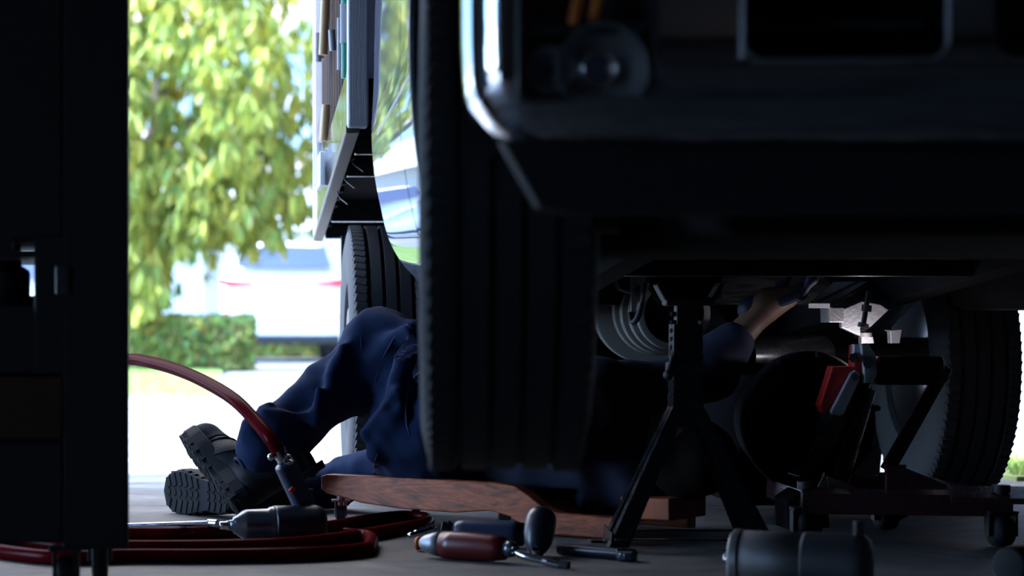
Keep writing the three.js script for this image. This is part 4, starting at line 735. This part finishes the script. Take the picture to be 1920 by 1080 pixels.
{
  const t = thing('transmission_jack', 'dark red low transmission jack on casters with a bright red lifting arm', 'jack', V(1.85, 0, -5.65));
  // base frame: front beam, side beams, casters
  const y0 = 0.083, y1 = 0.118, f0 = at(1480, 0, 5.62).x, f1 = at(1905, 0, 5.45).x;
  part('front_beam', [bar(V(f0, 0.098, -5.50), V(f1 - 0.02, 0.098, -5.42), 0.05, 0.055), bar(V(f1 - 0.16, 0.118, -5.44), V(f1 + 0.03, 0.118, -5.40), 0.014, 0.11)], M.jackDarkRed, t);
  part('side_beam', bar(V(f0 + 0.03, 0.095, -5.48), V(f0 + 0.06, 0.095, -6.15), 0.045, 0.05), M.jackDarkRed, t);
  part('side_beam', bar(V(f1 - 0.05, 0.095, -5.44), V(f1 - 0.05, 0.095, -6.15), 0.045, 0.05), M.jackDarkRed, t);
  part('rear_beam', bar(V(f0, 0.095, -6.15), V(f1 - 0.03, 0.095, -6.15), 0.045, 0.05), M.jackDarkRed, t);
  for (const [x, z] of [[f1 - 0.048, -5.41], [f0 + 0.015, -5.52], [1.64, -5.86], [f1 - 0.06, -6.2]]) {
    const r = 0.036, k = part('caster', turnedAlong([[0.001, 0], [r * 0.6, 0], [r * 0.95, 0.006], [r, 0.016], [r, 0.034], [r * 0.95, 0.044], [r * 0.6, 0.05], [0.001, 0.05]], V(x - 0.025, r, z + 0.006), V(x + 0.025, r, z - 0.006), 32), M.rubber, t);
    part('caster_fork', [boxAt(x - 0.034, x - 0.029, 0.024, 0.083, z - 0.018, z + 0.018, 0.001), boxAt(x + 0.029, x + 0.034, 0.024, 0.083, z - 0.018, z + 0.018, 0.001), boxAt(x - 0.034, x + 0.034, 0.076, 0.083, z - 0.024, z + 0.024, 0.002)], M.darkMetal, k);
    part('caster_nut', [rod(V(x, 0.083, z), V(x, 0.138, z), 0.012), rod(V(x, 0.125, z), V(x, 0.142, z), 0.021, 0.021, 6)], M.darkMetal, k);
  }
  // gusset plates
  part('gusset', plateAt([[1552, 894], [1662, 938], [1668, 946], [1560, 942]], 5.62, 0.012, 0.002), M.jackRedLit, t);
  part('gusset', plateAt([[1546, 888], [1560, 940], [1528, 930]], 5.64, 0.01, 0.002), M.castMetal, t, 'bare grey gusset');
  part('gusset', plateAt([[1662, 872], [1700, 880], [1852, 940], [1855, 948], [1664, 948]], 5.56, 0.012, 0.002), M.jackDarkRed, t);
  // diagonal strut, cross head and arm
  part('strut', bar(at(1664, 880, 5.75), at(1772, 690, 5.95), 0.035, 0.02), M.jackDarkRed, t);
  part('cross_head', [boxAt(at(1640, 0, 5.85).x, at(1768, 0, 5.85).x, at(0, 722, 5.85).y, at(0, 668, 5.85).y, -5.83, -5.9, 0.012), rod(at(1762, 705, 5.84), at(1762, 705, 5.92), 0.022)], M.blackPaint, t);
  const arm = part('lift_arm', plateAt([[1562, 690], [1602, 690], [1604, 650], [1622, 648], [1622, 690], [1596, 720], [1574, 768], [1545, 772], [1540, 760]], 5.82, 0.045, 0.004), M.jackRed, t, 'bright red lifting arm');
  part('arm_link', plateAt([[1603, 697], [1609, 702], [1609, 712], [1580, 775], [1573, 778], [1561, 775], [1560, 772], [1596, 702]], 5.79, 0.012, 0.003), M.zinc, t, 'grey link plate');
  part('clevis_plate', plateAt([[1616, 647], [1626, 646], [1641, 671], [1642, 700], [1634, 716], [1622, 716], [1621, 690]], 5.78, 0.012, 0.003), M.zinc, t, 'grey clevis plate');
  part('clevis_plate', plateAt([[1603, 648], [1614, 648], [1616, 660], [1602, 661]], 5.80, 0.02, 0.003), M.zinc, t);
  part('clevis_pin', [rod(at(1601, 671, 5.76), at(1601, 671, 5.9), 0.010), rod(at(1601, 671, 5.755), at(1601, 671, 5.765), 0.013, 0.013, 6), rod(at(1628, 682, 5.75), at(1628, 682, 5.9), 0.012), rod(at(1603, 707, 5.765), at(1603, 707, 5.86), 0.009)], M.darkMetal, t);
  part('lower_arm', bar(at(1568, 775, 5.82), at(1500, 900, 5.8), 0.05, 0.05), M.blackPaint, t);
  part('hydraulic_cylinder', [rod(at(1560, 930, 5.82), at(1620, 730, 5.86), 0.03), rod(at(1585, 850, 5.83), at(1625, 700, 5.88), 0.016)], M.blackPaint, t);
  part('base_bracket', plateAt([[1478, 940], [1500, 925], [1545, 922], [1550, 985], [1482, 988]], 5.57, 0.12, 0.006), M.underbody, t);
}
{
  // a gearbox taken down, resting on the jack
  const t = thing('gearbox', 'big black cylindrical gearbox lowered under the truck beside the jack stand', 'gearbox', V(1.36, 0, -6.05));
  const a = at(1520, 790, 5.88), b = a.clone().add(V(-0.10, 0.0, -0.62));
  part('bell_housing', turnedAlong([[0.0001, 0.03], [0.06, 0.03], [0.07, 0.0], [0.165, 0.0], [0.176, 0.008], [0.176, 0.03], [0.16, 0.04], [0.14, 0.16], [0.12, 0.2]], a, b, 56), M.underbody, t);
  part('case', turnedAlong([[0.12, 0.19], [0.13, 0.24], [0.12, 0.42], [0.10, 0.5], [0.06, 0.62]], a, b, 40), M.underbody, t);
  for (let k = 0; k < 10; k++) { const an = k / 10 * 6.283 + 0.2; part('flange_bolt', rod(a.clone().add(V(0.168 * Math.cos(an), 0.168 * Math.sin(an), 0.014)), a.clone().add(V(0.168 * Math.cos(an), 0.168 * Math.sin(an), -0.01)), 0.008, 0.008, 6), M.darkMetal, t); }
  part('oil_pan', boxAt(a.x - 0.17, a.x + 0.12, 0.045, 0.20, -6.02, -6.42, 0.04, 4), M.underbody, t);
  part('cylinder', rod(at(1392, 668, 6.05), at(1540, 664, 6.2), 0.05, 0.05, 32), M.blackPaint, t);
}
// inspection lamp clipped to the jack's head: it lights the bare metal above it
{
  const p = at(1622, 660, 5.93), t = thing('inspection_lamp', 'small work lamp tucked behind the grey plates of the jack head', 'lamp', p.clone());
  part('lamp_body', turnedAlong([[0.0001, -0.05], [0.011, -0.05], [0.012, 0], [0.013, 0.004], [0.011, 0.006], [0.0001, 0.005]], p.clone().add(V(0, -0.03, 0)), p.clone().add(V(0, 0.5, 0)), 20), M.plastic, t);
  part('lamp_bulb', ball(p.clone().add(V(0, -0.018, 0)), 0.008), mat(lin(1, 1, 1), 0.3, 0, { emissive: hex(0xffe9f2), emissiveIntensity: 2 }), t);
  const l = new THREE.PointLight(0xf6f2ff, 0.05, 0, 2); l.position.copy(V(0, -0.016, 0)); l.shadow.radius = 0.4; l.castShadow = true; l.name = 'lamp_light'; t.add(l);
}
// ------------------------------------------------------------------ tools on the floor
{
  // long red hose: lies in loops on the floor, rises behind the dark cart and comes down to the wrench
  const R = 0.0162, g = (x, y) => onGround(x, y, R), pts = [
    at(523, 848, 5.50), at(506, 822, 5.51), at(478, 788, 5.58), at(440, 750, 5.68), at(396, 722, 5.82), at(345, 698, 6.0), at(290, 681, 6.2), at(235, 674, 6.4), at(150, 690, 6.5), at(60, 780, 6.5), V(-0.62, 0.12, -6.3), V(-0.66, R, -5.9), V(-0.6, R, -5.6),
    g(120, 1003), g(240, 1001), g(330, 1001), g(430, 996), g(520, 994), g(610, 989), g(690, 976), g(750, 969), g(792, 971), g(803, 976), g(790, 984), g(740, 993), g(660, 1007), g(560, 1019), g(460, 1024), g(340, 1026), g(230, 1026), g(120, 1024), V(-0.50, R, -5.35), V(-0.56, R, -5.22), V(-0.50, R, -5.12),
    g(110, 1046), g(240, 1043), g(380, 1043), g(520, 1041), g(620, 1037), g(680, 1031), g(694, 1024), V(0.325, R, -5.46), V(0.27, R + 0.004, -5.50)];
  single('air_hose', tube(pts, R, 700, 14), M.hose, 'long dark red air hose looped on the floor and arching up to the wrench', 'hose');
}
{
  const t = thing('impact_wrench', 'grey and black air impact wrench lying on the floor under the arching red hose', 'wrench', onGround(510, 1016));
  const y = 0.0445, d = 5.475, a = V((412 - CX) * d / F, y, -d + 0.02), b = V((612 - CX) * d / F, y, -d - 0.03), len = a.distanceTo(b), K = F / d;
  const px = (x) => (x - 412) / 200 * len;
  part('hammer_case', turnedAlong([[0.0001, px(430)], [0.012, px(430)], [0.013, px(436)], [0.019, px(438)], [0.022, px(443)], [0.033, px(455)], [0.0365, px(462)], [0.038, px(500)], [0.0415, px(506)], [0.043, px(511)], [0.043, px(514)], [0.0001, px(514)]], a, b, 48), M.toolGrey, t, 'grey metal hammer case');
  part('motor_housing', turnedAlong([[0.0001, px(513)], [0.0435, px(513)], [0.0442, px(518)], [0.0442, px(592)], [0.041, px(602)], [0.034, px(609)], [0.0001, px(611)]], a, b, 48), M.toolBlack, t);
  part('anvil', [turnedAlong([[0.0001, 0], [0.009, 0], [0.009, px(424)], [0.011, px(425)], [0.011, px(432)], [0.0001, px(432)]], a, b, 20)], M.steel, t);
  part('end_plate', [0, 1, 2, 3].map((k) => { const an = k * Math.PI / 2 + 0.8; return rod(a.clone().lerp(b, px(596) / len).add(V(0, 0.032 * Math.sin(an), 0.032 * Math.cos(an))), a.clone().lerp(b, px(613) / len).add(V(0, 0.03 * Math.sin(an), 0.03 * Math.cos(an))), 0.004, 0.004, 6); }), M.steel, t);
  const h0 = at(574, 955, 5.53), h1 = at(532, 866, 5.52);
  part('grip', bar(h0, h1, 0.050, 0.044, 0.014, 0.3), M.toolBlue, t, 'dark blue grip');
  part('trigger', bar(at(544, 915, 5.50), at(552, 922, 5.50), 0.016, 0.02, 0.004), M.jackRed, t, 'red trigger');
  part('inlet', [rod(h1, at(527, 853, 5.52), 0.015), rod(at(529, 858, 5.52), at(526, 851, 5.52), 0.019, 0.019, 6), rod(at(526, 853, 5.52), at(521, 844, 5.52), 0.0195)], M.steel, t, 'bare metal hose fitting');
  part('hanging_ring', new THREE.TorusGeometry(0.010, 0.003, 8, 24).translate(...at(541, 862, 5.50).toArray()), M.steel, t);
  part('swivel', [ball(at(508, 857, 5.50), 0.0085), rod(at(508, 857, 5.5), at(522, 852, 5.51), 0.006)], M.steel, t);
}
single('extension_bar', [rod(V(-0.42, 0.0125, -5.76), at(398, 990.5, 5.52).setY(0.0445), 0.0065), rod(at(392, 990.5, 5.53).setY(0.044), at(408, 991, 5.51).setY(0.0445), 0.0095)], M.steel, 'long thin bright steel extension bar running left from the impact wrench', 'bar');
{
  const t = thing('air_hammer', 'dark red torpedo shaped air tool with a silver nose lying at the front', 'air tool', onGround(870, 1060));
  const a = at(788, 1023, 5.16), b = at(952, 1035, 5.02); a.y = 0.031; b.y = 0.031;
  const len = a.distanceTo(b), q = (k) => k * len;
  part('nose', turnedAlong([[0.0001, 0], [0.010, q(0.01)], [0.018, q(0.06)], [0.0245, q(0.16)], [0.029, q(0.28)], [0.0001, q(0.28)]], a, b, 40), M.satin, t, 'silver rounded nose');
  part('body', turnedAlong([[0.0001, q(0.275)], [0.0293, q(0.275)], [0.031, q(0.4)], [0.031, q(0.6)], [0.0285, q(0.85)], [0.024, q(0.97)], [0.0001, q(1)]], a, b, 40), M.toolRed, t, 'dark red body');
  part('neck', turnedAlong([[0.0001, q(0.98)], [0.02, q(0.98)], [0.017, q(1.06)], [0.012, q(1.1)], [0.0001, q(1.1)]], a, b, 32), M.toolGrey, t);
  part('lever', tube([at(958, 1030, 5.02), at(985, 1043, 4.98), at(1020, 1051, 4.95)], 0.0085, 30, 12), M.steel, t, 'bright metal lever');
  part('inlet', [rod(at(1018, 1050, 4.95), at(1052, 1058, 4.92), 0.0095), rod(at(1022, 1051, 4.948), at(1030, 1053, 4.94), 0.011)], M.chrome, t, 'chrome inlet');
  part('cap', rod(at(1050, 1058, 4.92), at(1066, 1062, 4.91), 0.011), M.plastic, t);
  part('screw', [ball(at(962, 1028, 4.995), 0.003), ball(at(962, 1037, 4.995), 0.0025)], M.chrome, t);
}
{
  const t = thing('pistol_drill', 'dark blue air drill with a chrome plug lying behind the red air tool', 'air tool', onGround(900, 1020));
  const a = at(850, 1000, 5.42), b = at(985, 994, 5.36); a.y = b.y = 0.032;
  part('body', [turnedAlong([[0.0001, 0], [0.02, 0], [0.028, 0.012], [0.031, 0.03], [0.031, 0.14], [0.026, 0.165], [0.0001, 0.17]], a, b, 36)], M.toolBlue, t);
  part('air_plug', [turnedAlong([[0.0001, 0], [0.006, 0], [0.0075, 0.006], [0.0065, 0.012], [0.0085, 0.02], [0.0095, 0.022], [0.0095, 0.05], [0.008, 0.055], [0.011, 0.06], [0.011, 0.075], [0.0001, 0.078]], at(767, 1005, 5.36), at(832, 985, 5.42), 24)], M.chrome, t, 'chrome air plug');
  part('plug_sleeve', [rod(at(828, 986, 5.42), at(858, 992, 5.42), 0.012), rod(at(838, 987, 5.42), at(844, 988, 5.42), 0.015)], M.toolBlack, t);
  const h = at(1016, 975, 5.18);
  part('grip', turnedAlong([[0.0001, 0], [0.014, 0], [0.016, 0.008], [0.022, 0.014], [0.030, 0.032], [0.034, 0.055], [0.0345, 0.085], [0.031, 0.102], [0.022, 0.112], [0.0001, 0.114]], at(1005, 1042, 5.16), at(1018, 950, 5.22), 36), M.toolBlack, t, 'black rounded grip end');
  part('grip_ring', [new THREE.TorusGeometry(0.032, 0.0025, 8, 36).rotateX(Math.PI / 2 + 0.05).translate(...at(1011, 1000, 5.19).toArray()), new THREE.TorusGeometry(0.026, 0.002, 8, 36).rotateX(Math.PI / 2 + 0.05).translate(...at(1008, 1018, 5.18).toArray())], M.toolBlue, t);
  part('stud', rod(at(1004, 1045, 5.14), at(1004, 1030, 5.13), 0.008), M.chrome, t);
  part('red_band', new THREE.TorusGeometry(0.010, 0.006, 10, 24).rotateY(1.2).translate(...at(784, 1019, 5.30).toArray()), M.orange, t, 'orange band');
}
{
  const t = thing('ratchet', 'black ratchet handle lying on the floor between the jack stand feet', 'ratchet', onGround(1120, 1052));
  part('handle', rod(at(1050, 1030, 5.2).setY(0.014), at(1165, 1046, 5.08).setY(0.014), 0.013), M.toolBlack, t);
  part('head', [turnedAlong([[0.0001, 0], [0.021, 0], [0.023, 0.006], [0.023, 0.02], [0.018, 0.026], [0.0001, 0.027]], at(1175, 1046, 5.07).setY(0.001), at(1175, 1046, 5.07).setY(0.1), 32)], M.toolGrey, t);
  part('selector', [rod(at(1158, 1041, 5.03).setY(0.026), at(1185, 1043, 5.02).setY(0.026), 0.005)], M.chrome, t);
}
{
  const a = at(1358, 1046, 4.52), b = at(1632, 1040, 4.40), len = a.distanceTo(b), t = thing('starter_motor', 'silver cylindrical starter motor lying on its side at the front right', 'starter motor', V((a.x + b.x) / 2, 0, (a.z + b.z) / 2));
  const R = a.y - 0.001 > 0.06 ? 0.0585 : a.y;
  a.y = b.y = R + 0.001; const q = (x) => (x - 1358) / 274 * len;
  part('shaft', turnedAlong([[0.0001, 0], [0.010, 0], [0.012, 0.003], [0.012, q(1384)], [0.0001, q(1384)]], a, b, 20), M.steel, t);
  part('drive_end', turnedAlong([[0.0001, q(1372)], [0.03, q(1372)], [0.052, q(1374)], [R, q(1378)], [R, q(1392)], [R * 0.975, q(1396)], [0.0001, q(1398)]], a, b, 56), M.satin, t);
  part('sleeve', turnedAlong([[0.0001, q(1394)], [R * 0.965, q(1394)], [R * 0.965, q(1512)], [0.0001, q(1512)]], a, b, 56), M.satin, t, 'bright metal sleeve');
  part('case', turnedAlong([[0.0001, q(1510)], [R * 0.98, q(1510)], [R, q(1516)], [R, q(1606)], [R * 0.95, q(1620)], [R * 0.8, q(1630)], [R * 0.4, q(1634)], [0.0001, q(1634)]], a, b, 56), mat(lin(0.10, 0.105, 0.13), 0.55, 0.3), t, 'matt grey case');
  part('terminal', [boxAt(at(1598, 0, 4.41).x, at(1616, 0, 4.41).x, a.y + R * 0.9, a.y + R + 0.024, b.z - 0.012, b.z + 0.012, 0.003)], M.toolGrey, t);
  part('case_bolt', [0.5, 1.6, 2.9].map((an) => rod(a.clone().lerp(b, 0.06).add(V(0, R * 0.7 * Math.sin(an), R * 0.7 * Math.cos(an))), a.clone().lerp(b, 0.03).add(V(0, R * 0.7 * Math.sin(an), R * 0.7 * Math.cos(an))), 0.005, 0.005, 6)), M.chrome, t);
}
{
  const t = thing('ratchet_strap', 'black rubber covered lump of a tool at the bottom right corner', 'tool', V(1.58, 0, -4.62));
  t.name = numbered('rubber_mallet'); tag(t, 'black rubber mallet head lying in the bottom right corner', 'mallet');
  part('mallet_head', turnedAlong([[0.0001, 0], [0.03, 0], [0.036, 0.006], [0.038, 0.03], [0.036, 0.09], [0.03, 0.098], [0.0001, 0.1]], V(1.52, 0.04, -4.58), V(1.60, 0.04, -4.66), 36), M.rubber, t);
  part('mallet_handle', rod(V(1.56, 0.04, -4.62), V(1.80, 0.02, -4.38), 0.013, 0.016), M.plastic, t);
}
// a bench behind the camera: the chrome bumper mirrors it
{
  const t = thing('workbench', 'dark workbench mirrored in the chrome bumper', 'workbench', V(1.6, 0, 2.2));
  part('bench_top', boxAt(0.4, 3.0, 1.06, 1.11, 1.85, 2.55, 0.006), M.boards[2], t);
  for (const [x, z] of [[0.46, 1.9], [2.94, 1.9], [0.46, 2.5], [2.94, 2.5]]) part('leg', boxAt(x - 0.035, x + 0.035, 0, 1.06, z - 0.035, z + 0.035, 0.004), M.darkMetal, t);
  const lp = V(1.22, 1.11, 2.0), k = thing('bench_lamp', 'small warm lamp on the bench, glinting in the chrome bumper', 'lamp', lp);
  part('base', turned([[0.0001, 0], [0.05, 0], [0.045, 0.012], [0.012, 0.02], [0.009, 0.16], [0.0001, 0.16]], 24).translate(lp.x, lp.y, lp.z), M.darkMetal, k);
  part('lamp_bulb', ball(V(lp.x, lp.y + 0.19, lp.z), 0.03), mat(lin(1, 0.9, 0.7), 0.4, 0, { emissive: hex(0xffd9a0), emissiveIntensity: 3 }), k);
  const pl = new THREE.PointLight(0xffd9a0, 0.02, 0, 2); pl.position.set(0, 0.19, 0); pl.shadow.radius = 1.5; pl.castShadow = true; pl.name = 'bench_lamp_light'; k.add(pl);
  const w = V(1.52, 1.11, 2.05), b = thing('box', 'white box on the bench, mirrored in the chrome bumper', 'box', w);
  part('carton', boxAt(w.x - 0.09, w.x + 0.09, w.y, w.y + 0.13, 2.0, 2.12, 0.004), M.outsideWall, b); part('lid', boxAt(w.x - 0.094, w.x + 0.094, w.y + 0.12, w.y + 0.145, 1.996, 2.124, 0.004), M.outsideWall, b);
}
// tall dark tool cart on the left
{
  const d0 = 4.2, d1 = 4.75, xr = at(240, 0, d0).x, xl = -0.78, X = (px) => at(px, 0, d0).x, Y = (py) => at(0, py, d0).y, t = thing('tool_cart', 'tall black steel tool cart on casters at the far left, close to the camera', 'cart', V((xl + xr) / 2, 0, -(d0 + d1) / 2));
  const xm = X(118), b = 0.108;
  part('filler_panel', boxAt(X(63), xm + 0.01, Y(702), Y(440), -d0 - 0.004, -d0 - 0.03, 0.006), M.cartPaint, t);
  part('bracket', boxAt(xl + 0.05, X(22), Y(470), Y(445), -d0 - 0.01, -d0 - 0.05, 0.004), M.cartPaint, t);
  part('handle', [boxAt(X(104), X(129), Y(555), Y(496), -d0 + 0.012, -d0 + 0.003, 0.004)], M.toolGrey, t);  // grey plate stands in for a dim reflection, not a real handle
  part('post', boxAt(xm, xr, b, 1.55, -d0, -d0 - 0.05, 0.006), M.cartPaint, t);
  part('side_panel', boxAt(xr - 0.085, xr - 0.06, b, 1.5, -d0 - 0.04, -d1, 0.004), M.cartPaint, t);
  part('post', boxAt(xl, xl + 0.06, b, 1.55, -d0, -d0 - 0.05, 0.006), M.cartPaint, t);
  part('post', boxAt(xl, xl + 0.04, b, 1.55, -d1 + 0.04, -d1, 0.006), M.cartPaint, t);
  part('post', boxAt(xm + 0.02, xm + 0.06, b, 1.55, -d1 + 0.04, -d1, 0.006), M.cartPaint, t);
  part('drawer', boxAt(xl + 0.06, xm, b + 0.01, Y(830), -d0 - 0.012, -d1, 0.006), mat(lin(0.006, 0.008, 0.014), 0.5), t);
  part('drawer', boxAt(xl + 0.06, xm, Y(824), Y(706), -d0 - 0.008, -d1, 0.006), mat(lin(0.055, 0.02, 0.005), 0.7), t, 'orange drawer front');
  part('shelf', boxAt(xl + 0.05, xm + 0.02, Y(702), Y(572), -d0 - 0.02, -d1, 0.006), M.cartPaint, t);
  part('shelf', boxAt(xl + 0.05, xm + 0.02, Y(482), Y(468), -d0 - 0.02, -d1, 0.003), M.cartPaint, t);
  part('door', boxAt(xl + 0.06, xm, Y(450), 1.5, -d0 - 0.015, -d1, 0.006), M.cartPaint, t);
  part('top', boxAt(xl - 0.005, xr, 1.5, 1.55, -d0 + 0.01, -d1 - 0.01, 0.008), M.cartPaint, t);
  for (const [x, z] of [[X(120), -d0 - 0.06], [xl + 0.07, -d0 - 0.06], [X(160), -d1 + 0.07], [xl + 0.07, -d1 + 0.07]]) { const k = part('caster', turnedAlong([[0.0001, 0], [0.038, 0], [0.046, 0.006], [0.046, 0.024], [0.038, 0.03], [0.0001, 0.03]], V(x - 0.015, 0.046, z), V(x + 0.015, 0.046, z), 28), M.rubber, t); part('caster_fork', [boxAt(x - 0.024, x - 0.018, 0.04, b, z - 0.02, z + 0.02, 0.002), boxAt(x + 0.018, x + 0.024, 0.04, b, z - 0.02, z + 0.02, 0.002), boxAt(x - 0.03, x + 0.03, b - 0.008, b, z - 0.03, z + 0.03, 0.002)], M.darkMetal, k); }
  // what stands on the shelf, dark against the daylight
  const bottle = (label, px, r, h, neck, low = 0.4) => { const base = V(X(px), Y(572), -4.45), q = thing('bottle', label, 'bottle', base); part('body', turned([[0.0001, 0], [r, 0.002], [r, h * low], [r * 0.95, h * (low + 0.05)], [neck * 1.05, h * (low + 0.12)], [neck, h * 0.9], [neck, h], [0.0001, h]], 28).translate(base.x, base.y, base.z), M.plastic, q); part('cap', turned([[0.0001, h - 0.004], [neck * 1.25, h - 0.004], [neck * 1.2, h + 0.012], [0.0001, h + 0.013]], 20).translate(base.x, base.y, base.z), M.darkMetal, q); };
  bottle('dark bottle standing on the cart shelf left of the bright gap', -14, 0.0465, 0.12, 0.029, 0.52);
  const cb = V(X(112), Y(572), -4.45), cq = thing('box', 'dark small box on the cart shelf right of the bright gap', 'box', cb);
  part('carton', boxAt(cb.x - 0.032, cb.x + 0.036, cb.y, cb.y + 0.118, -4.40, -4.50, 0.004), M.plastic, cq); part('lid', boxAt(cb.x - 0.034, cb.x + 0.038, cb.y + 0.085, cb.y + 0.12, -4.398, -4.502, 0.003), M.darkMetal, cq);
  const sb = V(X(46), Y(572), -4.5), sq = thing('tin', 'flat dark tin below the bright gap on the cart shelf', 'tin', sb);
  part('body', turned([[0.0001, 0], [0.03, 0.001], [0.03, 0.010], [0.026, 0.012], [0.0001, 0.0125]], 28).translate(sb.x, sb.y, sb.z), M.plastic, sq); part('lid', turned([[0.0001, 0.012], [0.028, 0.012], [0.027, 0.020], [0.0001, 0.021]], 28).translate(sb.x, sb.y, sb.z), M.darkMetal, sq);
}

shade(scene);
renderer.render(scene, camera);
